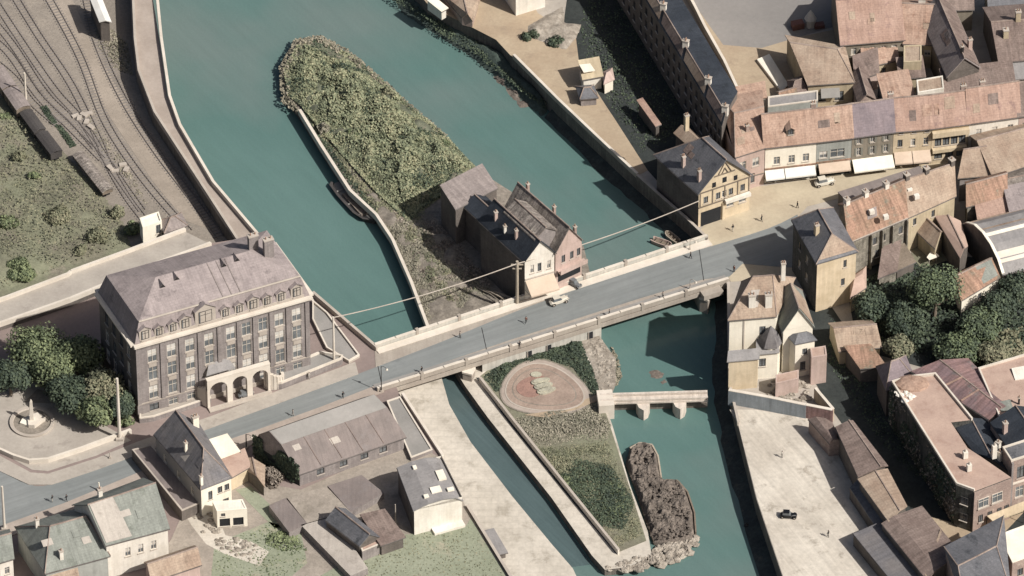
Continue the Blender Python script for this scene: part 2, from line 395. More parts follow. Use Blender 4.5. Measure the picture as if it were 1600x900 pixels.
def leaves_mesh(name, C, Nrm, size, k, jit=.6, seed=0):
    """one small folded leaf spray (a quad) per centre"""
    rs = np.random.RandomState(seed); n = len(C)
    Nn = Nrm + (rs.rand(n, 3) - .5) * 2 * jit; Nn /= np.linalg.norm(Nn, axis=1)[:, None] + 1e-9
    A = np.cross(Nn, rs.rand(n, 3) - .5); A /= np.linalg.norm(A, axis=1)[:, None] + 1e-9
    B = np.cross(Nn, A); s_ = size * (.6 + .8 * rs.rand(n))[:, None]
    V = np.stack([C - A * s_ * .5, C + B * s_ * .42, C + A * s_ * .6, C - B * s_ * .42], 1).reshape(-1, 3)
    F = np.arange(n * 4).reshape(-1, 4)
    me = bpy.data.meshes.new(name); me.vertices.add(n * 4); me.vertices.foreach_set('co', V.ravel())
    me.loops.add(n * 4); me.loops.foreach_set('vertex_index', F.ravel())
    me.polygons.add(n); me.polygons.foreach_set('loop_start', np.arange(0, n * 4, 4))
    me.update(calc_edges=True); me.materials.append(M[k]); return me
def crown_pts(r, h, n, seed, lumps=14):
    rs = np.random.RandomState(seed)
    P = []; Q = []
    lc = rs.randn(lumps, 3); lc /= np.linalg.norm(lc, axis=1)[:, None]; lc[:, 2] = np.abs(lc[:, 2]) * .9 - .25
    lc *= (.35 + .4 * rs.rand(lumps))[:, None]; lr = .28 + .25 * rs.rand(lumps)
    w = lr ** 2 / (lr ** 2).sum()
    for i in range(lumps):
        m = int(n * w[i]); d = rs.randn(m, 3); d /= np.linalg.norm(d, axis=1)[:, None]
        rad = lr[i] * (.72 + .36 * rs.rand(m))
        P.append(lc[i] + d * rad[:, None]); Q.append(d)
    P = np.concatenate(P); Q = np.concatenate(Q); Q[:, 2] += .3
    return P * np.array([r, r, h]), Q
def tree(px, py, zb, r, h, n, k, label, cat='tree', name='tree', group=None, size=.55, seed=1, trunk=None, lumps=14, pz=None):
    """px,py = middle of the crown in plan at crown height"""
    th = trunk if trunk is not None else h * .8
    c = W(px, py, zb + th + h * .3); base = Vector((c.x, c.y, zb))
    t = thing(name, label, cat, base, group)
    P, Q = crown_pts(r, h, n, seed, lumps)
    me = leaves_mesh('crown', P + np.array([0, 0, th + h * .3]), Q, size, k, seed=seed)
    link(bpy.data.objects.new('crown', me), t)
    b = MB(); rs = random.Random(seed)
    b.tube([(0, 0, -.3), (rs.uniform(-.2, .2), rs.uniform(-.2, .2), th * .6), (0, 0, th + h * .2)], .06 * r + .1, 'wood', 7, .03 * r + .04)
    for i in range(6):
        a = i * 1.05 + rs.random(); z0 = th * (.55 + .08 * i)
        b.tube([(0, 0, z0), (math.cos(a) * r * .3, math.sin(a) * r * .3, z0 + h * .18), (math.cos(a) * r * .6, math.sin(a) * r * .6, z0 + h * .3)], .03 * r + .04, 'wood', 5, .03)
    b.build('trunk', t, (0, 0, 0)); return t
def bush(px, py, zb, r, h, n, k, label, cat='bush', name='bush', group=None, size=.4, seed=1):
    c = W(px, py, zb); P, Q = crown_pts(r, h, n, seed, 9)
    P[:, 2] = np.maximum(P[:, 2] + h * .3, .02)
    me = leaves_mesh(name, P, Q, size, k, seed=seed)
    o = bpy.data.objects.new(name, me); o.location = c; link(o); return tag(o, label, cat, group)
def cover(name, pts, z, n, k, size=.5, hmax=1.0, seed=1, kind='stuff', clump=.35, rim=1.5, lift=0., amp=0., freq=.3, label=None, cat=None, parent=None):
    """leaf sprays strewn over an outline in clumps"""
    poly = WL(pts, z); rs = np.random.RandomState(seed)
    xs = [p[0] for p in poly]; ys = [p[1] for p in poly]
    X = rs.uniform(min(xs), max(xs), n * 3); Y = rs.uniform(min(ys), max(ys), n * 3)
    nz_ = fbm(X, Y, clump, seed, 3); g = inside(poly, X, Y)
    X, Y, nz_ = X[g][:n], Y[g][:n], nz_[g][:n]
    e = np.clip(edgedist(poly, X, Y) / rim, .2, 1)
    Z = z + lift + amp * (fbm(X, Y, freq, 1) + .5) * e + hmax * e * np.clip(nz_ + .55, .1, 1.2) * (.55 + .45 * rs.rand(len(X)))
    Nn = np.stack([rs.randn(len(X)) * .5, rs.randn(len(X)) * .5 - .1, np.ones(len(X))], 1)
    me = leaves_mesh(name, np.stack([X, Y, Z], 1), Nn, size, k, .5, seed)
    o = link(bpy.data.objects.new(name, me), parent); return tag(o, label, cat, None, kind)

# ---------------------------------------------------------------- windows, walls, buildings
_win = {}
def win_mesh(w, h, style):
    key = (round(w, 2), round(h, 2), style)
    if key in _win: return _win[key]
    fr = MB(); k = {'dark': 'trim_dark', 'open': 'trim_dark'}.get(style, 'trim_light'); f = .09; d = .1
    fr.box((0, .08, 0), (f, 0, 0), (0, d, 0), (0, 0, h), k); fr.box((w - f, .08, 0), (f, 0, 0), (0, d, 0), (0, 0, h), k)
    fr.box((f, .08, 0), (w - 2 * f, 0, 0), (0, d, 0), (0, 0, f), k); fr.box((f, .08, h - f), (w - 2 * f, 0, 0), (0, d, 0), (0, 0, f), k)
    if style != 'open':
        fr.box((w / 2 - .04, .1, f), (.08, 0, 0), (0, .06, 0), (0, 0, h - 2 * f), k)
        fr.box((f, .105, h * .66), (w / 2 - .04 - f, 0, 0), (0, .05, 0), (0, 0, .07), k)
        fr.box((w / 2 + .04, .105, h * .66), (w / 2 - .04 - f, 0, 0), (0, .05, 0), (0, 0, .07), k)
    fr.box((-.12, -.16, -.13), (w + .24, 0, 0), (0, .22, 0), (0, 0, .12), 'trim')
    pn = MB(); pn.box((f, .19, f), (w - 2 * f, 0, 0), (0, .02, 0), (0, 0, h - 2 * f), 'opening' if style == 'open' else 'glass')
    bl = None
    if style == 'half':
        bl = MB(); bl.box((f, .165, f), ((w - 2 * f) * .42, 0, 0), (0, .02, 0), (0, 0, h - 2 * f), 'canvas'); bl = bl.mesh('curtain')
    if style == 'blind':
        bl = MB(); bl.box((f, .165, h * .45), (w - 2 * f, 0, 0), (0, .02, 0), (0, 0, h * .55 - f), 'blind'); bl = bl.mesh('blind')
    sh = None
    if style == 'shutter':
        sh = MB(); sh.box((0, -.05, 0), (w * .5, 0, 0), (0, .05, 0), (0, 0, h), 'shutter')
        for q in range(5): sh.box((.06, -.065, .1 + q * (h - .2) / 5), (w * .5 - .12, 0, 0), (0, .015, 0), (0, 0, (h - .2) / 5 * .6), 'shutter')
        sh = sh.mesh('shutter')
    _win[key] = (fr.mesh('window'), pn.mesh('pane'), bl, sh); return _win[key]
def put_window(parent, mtx, w, h, style, name='window'):
    """mtx: parent-space matrix with x along the wall, y into the wall, z up, origin bottom left of the opening"""
    fr, pn, bl, sh = win_mesh(w, h, style)
    o = bpy.data.objects.new(name, fr); link(o, parent); o.matrix_local = mtx
    p = bpy.data.objects.new('pane', pn); link(p, o)
    if bl: link(bpy.data.objects.new(bl.name.split('.')[0], bl), o)
    if sh:
        a = link(bpy.data.objects.new('shutter', sh), o); a.location = (-w * .5 - .02, 0, 0)
        a = link(bpy.data.objects.new('shutter', sh), o); a.location = (w + .02, 0, 0)
    return o
class B:
    """a building on four corners given at eave height"""
    def __init__(s, name, label, cat, FL, FR, BL, h, zb=0., BR=None, wall='wall_white', roof='roof_pink', axis='x', prof=None, rh=3.,
                 hip=(0, 0), over=.35, roff=.5, wins=(), group=None, flat=False, par=.6, th=.22, skirt=0., nowall=False, endk=None, sm={}):
        z = zb + h; s.z = z; s.zb = zb; s.h = h
        a, b, d = W(*FL, z), W(*FR, z), W(*BL, z); c = W(*BR, z) if BR else b + d - a
        s.c = [Vector((p.x, p.y, 0)) for p in (a, b, c, d)]   # FL FR BR BL
        s.o = thing(name, label, cat, (s.c[0].x, s.c[0].y, zb), group)
        s.wall = wall; s.rk = roof; s.axis = axis
        sides = {'F': (0, 1), 'R': (1, 2), 'B': (2, 3), 'L': (3, 0)}
        holes = {q: [] for q in 'FRBL'}; s.sides = sides
        for wn in wins:
            side, xs, zs, w, hh = wn[:5]; style = wn[5] if len(wn) > 5 else 'plain'
            Ln = (s.c[sides[side][1]] - s.c[sides[side][0]]).length
            for zz in zs:
                for x in xs:
                    st = style
                    if style == 'plain': st = random.choice(['plain', 'plain', 'blind', 'dark', 'half'])
                    if style == 'mix': st = random.choice(['blind', 'blind', 'plain'])
                    u0 = x * Ln - w / 2
                    if u0 > .15 and u0 + w < Ln - .15 and zz + hh < h - .05: holes[side].append((u0, zz, w, hh, st))
        mb = MB(); base = -skirt
        for q, (i, j) in sides.items():
            p, r = s.c[i], s.c[j]; e = (r - p); Ln = e.length; e.normalize(); nin = Vector((-e.y, e.x, 0))
            us = sorted({0., Ln} | {x for hq in holes[q] for x in (hq[0], hq[0] + hq[2])})
            vs = sorted({base, h} | {x for hq in holes[q] for x in (hq[1], hq[1] + hq[3])})
            T = lambda u, v, y=0.: Vector((p.x, p.y, zb)) + e * u + nin * y + Vector((0, 0, v))
            for a_ in range(len(us) - 1):
                for b_ in range(len(vs) - 1):
                    um, vm = (us[a_] + us[a_ + 1]) / 2, (vs[b_] + vs[b_ + 1]) / 2
                    if any(hq[0] < um < hq[0] + hq[2] and hq[1] < vm < hq[1] + hq[3] for hq in holes[q]): continue
                    if us[a_ + 1] - us[a_] < 1e-4 or vs[b_ + 1] - vs[b_] < 1e-4: continue
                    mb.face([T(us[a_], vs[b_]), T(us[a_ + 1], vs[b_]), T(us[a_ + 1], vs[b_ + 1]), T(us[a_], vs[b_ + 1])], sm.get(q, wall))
            for (u0, v0, w, hh, st) in holes[q]:
                D = .28; A = [(u0, v0), (u0 + w, v0), (u0 + w, v0 + hh), (u0, v0 + hh)]
                for k_ in range(4):
                    x1, x2 = A[k_], A[(k_ + 1) % 4]
                    mb.face([T(*x1), T(*x1, D), T(*x2, D), T(*x2)], wall)
                mt = Matrix.Translation(T(u0, v0) - s.o.location) @ Matrix((( e.x, nin.x, 0, 0), (e.y, nin.y, 0, 0), (0, 0, 1, 0), (0, 0, 0, 1)))
                put_window(s.o, mt, w, hh, st)
        # roof
        c0, c1, c2, c3 = s.c
        if axis == 'x': s.pt = lambda a, b, zz: Vector((0, 0, z + zz)) + (c0 * (1 - a) * (1 - b) + c1 * a * (1 - b) + c2 * a * b + c3 * (1 - a) * b)
        else: s.pt = lambda a, b, zz: Vector((0, 0, z + zz)) + (c0 * (1 - b) * (1 - a) + c1 * b * (1 - a) + c2 * b * a + c3 * (1 - b) * a)
        la = ((s.pt(1, .5, 0) - s.pt(0, .5, 0)).length); lb = ((s.pt(.5, 1, 0) - s.pt(.5, 0, 0)).length)
        s.la, s.lb = la, lb
        rf = MB()
        if flat:
            mb.face([s.pt(0, 0, -.02), s.pt(1, 0, -.02), s.pt(1, 1, -.02), s.pt(0, 1, -.02)] if axis == 'x' else [s.pt(0, 0, -.02), s.pt(0, 1, -.02), s.pt(1, 1, -.02), s.pt(1, 0, -.02)], wall)
            e = .02 / max(la, lb); t = .3
            rf.slab([s.pt(e, e, .05), s.pt(1 - e, e, .05), s.pt(1 - e, 1 - e, .05), s.pt(e, 1 - e, .05)], .06, roof)
            s.roof = rf.build('roof', s.o)
            if par > 0:
                pm = MB(); ta, tb = t / la, t / lb
                for (a0, b0, a1, b1) in ((0, 0, 1, tb), (0, 1 - tb, 1, 1), (0, tb, ta, 1 - tb), (1 - ta, tb, 1, 1 - tb)):
                    P = [s.pt(a0, b0, par), s.pt(a1, b0, par), s.pt(a1, b1, par), s.pt(a0, b1, par)]
                    pm.slab(P, par + .02, endk or 'trim_light')
                pm.build('parapet', s.o)
        else:
            if prof is None: prof = [(0, 0, 0), (roff, rh, 1), (1, 0, 0)]
            # prof: (across, height, hip fraction)
            n = len(prof); oa = over / la; ob = over / lb
            def P(i, end, ext=True):
                b, zz, hf = prof[i]
                hp = hip[end] * hf; a = hp if end == 0 else 1 - hp
                if ext:
                    if hip[end] == 0: a += -oa if end == 0 else oa
                    if i in (0, n - 1):
                        b2, z2, h2 = prof[1 if i == 0 else n - 2]; db = abs(b2 - b) * lb; sl_ = (z2 - zz) / max(db, .1)
                        sl_ = min(sl_, 1.2); b += -ob if i == 0 else ob; zz -= sl_ * over * .9
                        if hip[end] > 0: a += -oa if end == 0 else oa
                return s.pt(a, b, zz + .03)
            for i in range(n - 1):
                rf.slab([P(i, 0), P(i, 1), P(i + 1, 1), P(i + 1, 0)], th, roof)
            for end in (0, 1):
                if hip[end] > 0:
                    for i in range(n // 2):
                        j = n - 1 - i
                        if j - i == 2: rf.slab([P(i, end), P(i + 1, end), P(j, end)], th, roof); break
                        if j - i == 1: break
                        rf.slab([P(i, end), P(i + 1, end), P(j - 1, end), P(j, end)], th, roof)
                else:
                    pts = [s.pt(end, q[0], q[1] - .05) for q in prof]
                    if prof[0][1] > 0: pts = [s.pt(end, prof[0][0], 0)] + pts
                    if prof[-1][1] > 0: pts.append(s.pt(end, prof[-1][0], 0))
                    mb.face(pts if end == 0 and axis == 'y' or end == 1 and axis == 'x' else pts[::-1], wall)
            for e_, side_i in ((0, 0), (n - 1, 1)):
                if prof[e_][1] > 0:
                    mb.face([s.pt(0, side_i, 0), s.pt(1, side_i, 0), s.pt(1, side_i, prof[e_][1]), s.pt(0, side_i, prof[e_][1])], wall)
            s.roof = rf.build('roof', s.o)
            s.prof = prof
            tk = max(range(n), key=lambda i: prof[i][1])
            if s.lb > 3:
                rc_ = MB()
                if 0 < tk < n - 1 and n == 3:
                    A_, B_ = P(tk, 0), P(tk, 1); rc_.tube([A_ + Vector((0, 0, .03)), A_.lerp(B_, .5) + Vector((0, 0, -.02)), B_ + Vector((0, 0, .03))], .17, 'ridge', 6)
                    for end in (0, 1):
                        if hip[end] > 0:
                            for i in (0, n - 1): rc_.tube([P(i, end) + Vector((0, 0, .02)), P(tk, end) + Vector((0, 0, .02))], .12, 'ridge', 5)
                    rc_.build('ridge_cap', s.roof)
                gt = MB(); A_, B_ = P(0, 0), P(0, 1); gt.tube([A_ + Vector((0, 0, -.2)), B_ + Vector((0, 0, -.2))], .11, 'gutter', 5); gt.build('gutter', s.roof)
        s.wm = mb.build('wall', s.o)
    def rz(s, b):
        for i in range(len(s.prof) - 1):
            b0, z0, _ = s.prof[i]; b1, z1, _ = s.prof[i + 1]
            if b0 <= b <= b1: return z0 + (z1 - z0) * (b - b0) / (b1 - b0)
        return 0
    def chimney(s, a, b, w=.9, d=.7, top=2.0, k='wall_brick', pots=2):
        zz = s.rz(b) if hasattr(s, 'prof') else 0.
        p = s.pt(a, b, zz); m = MB(); rot = math.atan2((s.c[1] - s.c[0]).y, (s.c[1] - s.c[0]).x)
        m.cbox(p - Vector((0, 0, 1.0)), w, d, 1 + top, k, rot); m.cbox(p + Vector((0, 0, top)), w + .2, d + .2, .2, 'trim', rot)
        ex = Vector((math.cos(rot), math.sin(rot), 0))
        for i in range(pots):
            q = p + ex * ((i + .5) / pots - .5) * w + Vector((0, 0, top + .2)); m.lathe(q, [(.14, 0), (.11, .45), (.13, .5)], 'roof_rust', 7)
        m.build('chimney', s.roof); return s
    def dormer(s, a, b, w=1.6, h=1.5, k=None, rk=None, front=None, hipd=False, win=True):
        """gabled dormer on the front slope: centre a along the ridge axis, its front wall at b across"""
        d = (s.pt(a, min(b + .2, 1), 0) - s.pt(a, b, 0)); d.z = 0; d.normalize(); e = (s.pt(a + .01, b, 0) - s.pt(a, b, 0)).normalized()
        p = s.pt(a, b, s.rz(b)); run = .1
        slope = (s.rz(min(b + .02, .5)) - s.rz(b)) / (.02 * s.lb) if b < .47 else 1
        dep = min((h + .5) / max(slope, .25), 3.5)
        m = MB(); k = k or s.wall; rk = rk or s.rk
        A, C_ = p - e * w / 2, p + e * w / 2; U = Vector((0, 0, 1))
        m.box(A - U * .6, e * w, d * dep, U * (h + .6), k)
        g = w * .35; T = p + U * (h + g)
        m.face([A + U * h - d * .02, C_ + U * h - d * .02, T - d * .02], k)
        m.slab([A + U * h - e * .2 - d * .25 - U * .1, T - d * .25, T + d * dep, A + U * h - e * .2 + d * dep - U * .1], .1, rk)
        m.slab([C_ + U * h + e * .2 - d * .25 - U * .1, C_ + U * h + e * .2 + d * dep - U * .1, T + d * dep, T - d * .25], .1, rk)
        o = m.build('dormer', s.roof)
        if win:
            mt = Matrix.Translation(p - e * w * .32 + U * .25 - d * .2 - parent_origin(s.roof)) @ Matrix(((e.x, d.x, 0, 0), (e.y, d.y, 0, 0), (0, 0, 1, 0), (0, 0, 0, 1)))
            put_window(s.roof, mt, w * .64, h * .8, 'dark')
        return o
    def fpt(s, side, u, v, y=0.):
        i, j = s.sides[side]; p, r = s.c[i], s.c[j]; e = (r - p); Ln = e.length; e.normalize(); nin = Vector((-e.y, e.x, 0))
        return Vector((p.x, p.y, s.zb)) + e * u * Ln - nin * y + Vector((0, 0, v))
    def band(s, side, u0, u1, v0, v1, y, k, name='cornice', y0=0.0):
        m = MB(); a, b = s.fpt(side, u0, v0, y0), s.fpt(side, u1, v0, y0); out = s.fpt(side, u0, v0, y) - a
        m.box(a, b - a, out, (0, 0, v1 - v0), k); return m.build(name, s.o)
    def awning(s, u0, u1, v=3., drop=.9, out=2., k='awning_white', side='F'):
        m = MB(); a, b = s.fpt(side, u0, v, .03), s.fpt(side, u1, v, .03); a2, b2 = s.fpt(side, u0, v - drop, out), s.fpt(side, u1, v - drop, out)
        m.slab([a, b, b2, a2], .06, k)
        m.slab([a2 + (0.01 * (a2 - a)), b2 + .01 * (b2 - b), b2 + .01 * (b2 - b) - Vector((0, 0, .0)) + (b2 - b) * .02, a2 + (a2 - a) * .03], .32, k)
        n = max(1, int((b - a).length / 5))
        for i in range(n + 1):
            q = a2.lerp(b2, i / n); r_ = a.lerp(b, i / n) - Vector((0, 0, drop + .9)); m.tube([r_, q - Vector((0, 0, .1))], .04, 'trim_dark', 4)
        return m.build('awning', s.o)
# ================================================================ SETTING
WZ = -5.0
m = MB(); m.face([(-900, -900, WZ), (900, -900, WZ), (900, 1200, WZ), (-900, 1200, WZ)], 'water'); o = m.build('water', None, (0, 0, 0)); o['kind'] = 'structure'
m = MB(); m.face([(-1500, -1500, WZ - 2), (1500, -1500, WZ - 2), (1500, 2500, WZ - 2), (-1500, 2500, WZ - 2)], 'soil'); o = m.build('riverbed', None, (0, 0, 0)); o['kind'] = 'structure'
SWP = [(-900, 600), (-900, 560), (0, 482), (150, 435), (330, 380), (400, 369), (486, 457), (588, 544), (625, 617), (690, 715), (727, 790), (797, 905), (960, 1200), (-900, 1300)]
struct('west_bank', SWP, -.1, -7, 'plaza_brown', 'quay_wall')
struct('railway_ground', [(-900, -600), (190, -600), (203, -20), (207, 60), (213, 110), (238, 175), (300, 270), (372, 390), (330, 430), (0, 530), (-900, 640)], -3.4, -7, 'ballast', 'quay_wall')
struct('quay_road', [(185, -600), (203, -20), (207, 60), (213, 110), (238, 175), (300, 270), (372, 383), (406, 373), (330, 284), (278, 195), (262, 150), (249, 60), (239, 0), (222, -600)], .0, -7, 'pavement_pink', 'quay_wall')
struct('lock_bank', [(560, 560), (690, 590), (702, 632), (735, 690), (800, 775), (862, 850), (895, 888), (910, 920), (1000, 1250), (700, 1250), (560, 700)], -3.2, -7, 'concrete', 'quay_wall')
struct('garden_island', [(712, 580), (728, 605), (762, 652), (862, 778), (925, 868), (945, 890), (985, 886), (1018, 866), (1012, 830), (985, 760), (957, 665), (948, 640), (955, 615), (930, 515), (800, 480), (700, 540)], -3.4, -7, 'concrete', 'quay_wall')
NIS = [(668, 512), (640, 440), (610, 372), (585, 335), (545, 298), (500, 228), (465, 172), (448, 150), (442, 110), (465, 70), (500, 62), (550, 88), (600, 130), (640, 167), (690, 207), (745, 265), (800, 300), (860, 340), (912, 385), (925, 440), (800, 500), (700, 530)]
struct('upper_island', NIS, -3.2, -7, 'soil', 'quay_wall')
EST = [(520, -600), (590, -70), (668, 4), (700, 22), (740, 42), (775, 60), (800, 87), (830, 113), (870, 158), (930, 215), (993, 274), (1030, 306), (1075, 345), (1103, 373), (1136, 440), (1138, 600), (1152, 660), (1182, 780), (1224, 905), (1320, 1300), (2500, 1400), (2500, -600)]
struct('east_bank', EST, -.1, -7, 'pavement', 'quay_wall')
def shade_ledge(name, pts, out, z0):  # dark sloped ledge added at the waterline to deepen the quay's cast shadow
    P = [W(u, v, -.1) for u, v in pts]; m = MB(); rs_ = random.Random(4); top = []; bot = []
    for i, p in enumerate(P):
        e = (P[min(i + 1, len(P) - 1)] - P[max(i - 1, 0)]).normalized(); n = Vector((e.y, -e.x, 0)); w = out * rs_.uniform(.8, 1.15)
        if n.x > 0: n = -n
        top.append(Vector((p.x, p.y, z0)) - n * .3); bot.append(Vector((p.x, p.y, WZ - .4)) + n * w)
    for i in range(len(P) - 1): m.face([top[i], bot[i], bot[i + 1], top[i + 1]], 'shade_ledge')
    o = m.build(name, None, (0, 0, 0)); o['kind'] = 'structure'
def dense(pts, k=5):
    return [tuple(p) for p in smooth([(u, v, 0) for u, v in pts], k)]
shade_ledge('quay_shade_ledge', [p[:2] for p in dense([(1137, 443), (1138, 520), (1138, 600), (1152, 660), (1182, 780), (1224, 905), (1290, 1150)])], 3.6, -3.6)
shade_ledge('quay_shade_ledge', [p[:2] for p in dense([(862, 150), (930, 215), (993, 274), (1030, 306), (1075, 345), (1103, 373)])], 2.6, -3.4)
# ground surfaces, each laid a little above the one below
def sheet(name, pts, z, k, t=.02): return struct(name, pts, z, z - t, k)
ASP = smooth([(-120, 680), (-60, 706), (0, 736), (45, 757), (80, 757), (150, 734), (330, 668), (440, 628), (560, 584), (700, 530), (800, 489), (900, 452), (1000, 416), (1100, 388), (1200, 357), (1246, 335)], 3)
ASPS = [(1262, 420), (1160, 412), (1140, 432), (1100, 436), (1000, 466), (900, 498), (800, 530), (700, 564), (600, 597), (500, 636), (400, 672), (250, 724), (100, 786), (0, 822), (-140, 862), (-500, 960), (-500, 700)]
# street surfaces east
sheet('street', [(1092, 362), (1112, 335), (1150, 320), (1175, 292), (1196, 290), (1400, 259), (1640, 222), (1900, 190), (1900, 205), (1640, 238), (1460, 268), (1330, 305), (1262, 322), (1240, 345), (1262, 430), (1142, 440), (1103, 374)], -.04, 'sand_bright', .05)
sheet('road', [tuple(p) for p in ASP] + ASPS, .0, 'asphalt', .03)
struct('pavement', [(-120, 668), (-60, 690), (0, 712), (48, 738), (75, 740), (150, 716), (215, 690), (330, 650), (430, 612), (555, 565), (560, 584), (440, 628), (330, 668), (150, 734), (80, 757), (45, 757), (0, 736), (-60, 706), (-120, 680)], .13, -.08, 'pavement')
struct('pavement', [(600, 597), (500, 636), (400, 672), (250, 724), (100, 786), (0, 822), (-140, 862), (-500, 960), (-500, 985), (-140, 884), (0, 842), (110, 806), (190, 786), (260, 748), (400, 692), (520, 640), (600, 612)], .125, -.08, 'pavement_pink')
sheet('terrace', [(300, 770), (330, 742), (470, 765), (640, 690), (690, 716), (727, 790), (797, 905), (900, 1100), (250, 1100), (255, 870)], -.05, 'yard_earth')
sheet('lawn', [(550, 872), (600, 840), (728, 822), (735, 810), (795, 905), (860, 1010), (560, 1010), (500, 900)], -.02, 'lawn')
sheet('garden_ground', [(262, 850), (300, 800), (400, 800), (520, 900), (520, 1010), (240, 1010)], -.025, 'yard_earth')
sheet('grass_patch', [(335, 850), (420, 815), (470, 830), (480, 880), (420, 930), (330, 900)], -.02, 'lawn')
sheet('grass_patch', [(368, 765), (392, 760), (455, 820), (430, 826)], -.02, 'lawn')
sheet('plaza', [(-200, 590), (0, 600), (45, 592), (120, 640), (205, 688), (150, 712), (75, 736), (50, 734), (0, 706), (-60, 684), (-200, 640)], -.03, 'pavement')
# raised street north of the station building
struct('upper_street', [(-400, 560), (0, 472), (110, 430), (200, 396), (290, 362), (330, 382), (290, 398), (230, 420), (110, 470), (0, 508), (-400, 620)], 1.4, -6, 'pavement', 'wall_stone_dark')
sheet('promenade', [(560, -120), (668, 6), (700, 24), (740, 44), (775, 62), (800, 89), (830, 115), (870, 160), (930, 217), (993, 276), (1012, 266), (960, 185), (930, 140), (905, 100), (900, 60), (840, 20), (800, -60), (700, -120)], -.04, 'sand')
sheet('street_shade_ground', [(905, 100), (880, 40), (900, -100), (1020, -100), (1160, 240), (1092, 355), (1012, 266), (960, 185)], -.06, 'soil_shade')
sheet('square', [(1075, -150), (1420, -150), (1340, 30), (1240, 60), (1190, 75), (1130, 70), (1080, 0)], -.045, 'square_grey')
sheet('courtyard', [(1060, -60), (1082, 0), (1130, 70), (1190, 75), (1240, 60), (1330, 40), (1340, 170), (1140, 175), (1100, 60)], -.055, 'sand')
sheet('quay_yard', [(1140, 640), (1180, 640), (1300, 660), (1335, 720), (1415, 830), (1470, 905), (1560, 1150), (1290, 1150), (1225, 905), (1183, 780), (1153, 662)], -.03, 'quay_surface')
sheet('lane', [(1262, 430), (1300, 480), (1340, 540), (1440, 640), (1530, 800), (1600, 790), (1700, 1000), (1500, 1000), (1400, 780), (1300, 640), (1250, 560)], -.045, 'soil_shade')  # shadow of the tall block is put into this dark lane colour
sheet('lane_surface', [(1410, 798), (1440, 804), (1525, 826), (1600, 800), (1500, 905), (1540, 1000), (1480, 1000)], -.035, 'sand')
sheet('garden_ground', [(1320, 430), (1400, 400), (1500, 400), (1700, 420), (1700, 570), (1480, 585), (1340, 545)], -.05, 'soil_shade')
m = MB(); m.prism(WL([(660, 560), (700, 632), (735, 690), (800, 775), (862, 850), (893, 886), (925, 882), (862, 792), (762, 662), (728, 615), (705, 560)], WZ), WZ + .012, WZ - .5, 'channel'); o = m.build('channel_water', None, (0, 0, 0)); o['kind'] = 'structure'
# middle island surfaces
sheet('grass_bank', [(750, 588), (800, 548), (905, 525), (930, 600), (950, 655), (985, 765), (1010, 845), (968, 862), (900, 780), (800, 655)], -3.36, 'grass')
sheet('gravel_path', [(905, 527), (935, 523), (962, 560), (962, 600), (948, 640), (940, 625), (925, 570)], -3.34, 'rock')
# ================================================================ BRIDGE
NP = [(585, 543), (1105, 372)]; SP = [(590, 613), (1140, 441)]
def lerp(a, b, t): return (a[0] + (b[0] - a[0]) * t, a[1] + (b[1] - a[1]) * t)
bn = [W(*p) for p in NP]; bs = [W(*p) for p in SP]
br = thing('road_bridge', 'long pale road bridge carrying the grey carriageway over both river arms', 'bridge', (bs[0].x, bs[0].y, WZ))
m = MB(); m.prism([bn[0], bn[1], bs[1], bs[0]], -.04, -1.3, 'bridge_stone'); m.build('deck', br)
def wallseg(a, b, w, zt, zb, k, side=1):
    m = MB(); a = Vector((a.x, a.y, 0)); b = Vector((b.x, b.y, 0)); e = (b - a).normalized(); n = Vector((-e.y, e.x, 0)) * side
    m.box(a + Vector((0, 0, zb)), b - a, n * w, (0, 0, zt - zb), k); return m
vn = (bn[1] - bn[0]).normalized(); pn_ = Vector((-vn.y, vn.x, 0)); vs = (bs[1] - bs[0]).normalized(); ps_ = Vector((-vs.y, vs.x, 0))
m = MB()
q = [bn[0] - pn_ * .5, bn[1] - pn_ * .5, bn[1] - pn_ * 2.3, bn[0] - pn_ * 2.0]; m.prism(q, .14, -.02, 'trim_light'); m.build('pavement', br)
m = MB(); q = [bs[0] + ps_ * .5, bs[1] + ps_ * .5, bs[1] + ps_ * 2.2, bs[0] + ps_ * 2.2]; m.prism(q, .14, -.02, 'concrete_grey'); m.build('pavement', br)
m = wallseg(bn[0], bn[1], .4, 1.0, -.6, 'bridge_white', -1); m.build('parapet', br)
m = wallseg(bs[0], bs[1], .4, 1.0, -.7, 'bridge_stone'); m.build('parapet', br)
nseg = 16
for side, (p0, p1, sg) in enumerate(((bn[0], bn[1], -1), (bs[0], bs[1], 1))):
    for i in range(nseg):
        a = p0.lerp(p1, i / nseg); b = p0.lerp(p1, (i + .96) / nseg); e = (b - a).normalized(); n = Vector((-e.y, e.x, 0)) * sg
        m = MB(); m.box(a - n * .08 + Vector((0, 0, 1.004)), b - a, n * .56, (0, 0, .14), 'trim_light'); m.build('coping', br)
        if i and i % 2 == 0:
            m = MB(); m.box(a - n * .14 - e * .3 + Vector((0, 0, -.3)), e * .6, n * .66, (0, 0, 1.75), 'bridge_stone'); m.build('pier_cap', br)
for k_ in range(5):   # girders under the deck
    t = (k_ + .5) / 5; a = bn[0].lerp(bs[0], t); b = bn[1].lerp(bs[1], t); w = wallseg(a, b, .5, -1.3, -2.1, 'bridge_stone', 1); w.build('girder', br)
# fascia band along the downstream face
m = wallseg(bs[0] - ps_ * .12, bs[1] - ps_ * .12, .12, -.25, -1.25, 'bridge_stone'); m.build('fascia', br)
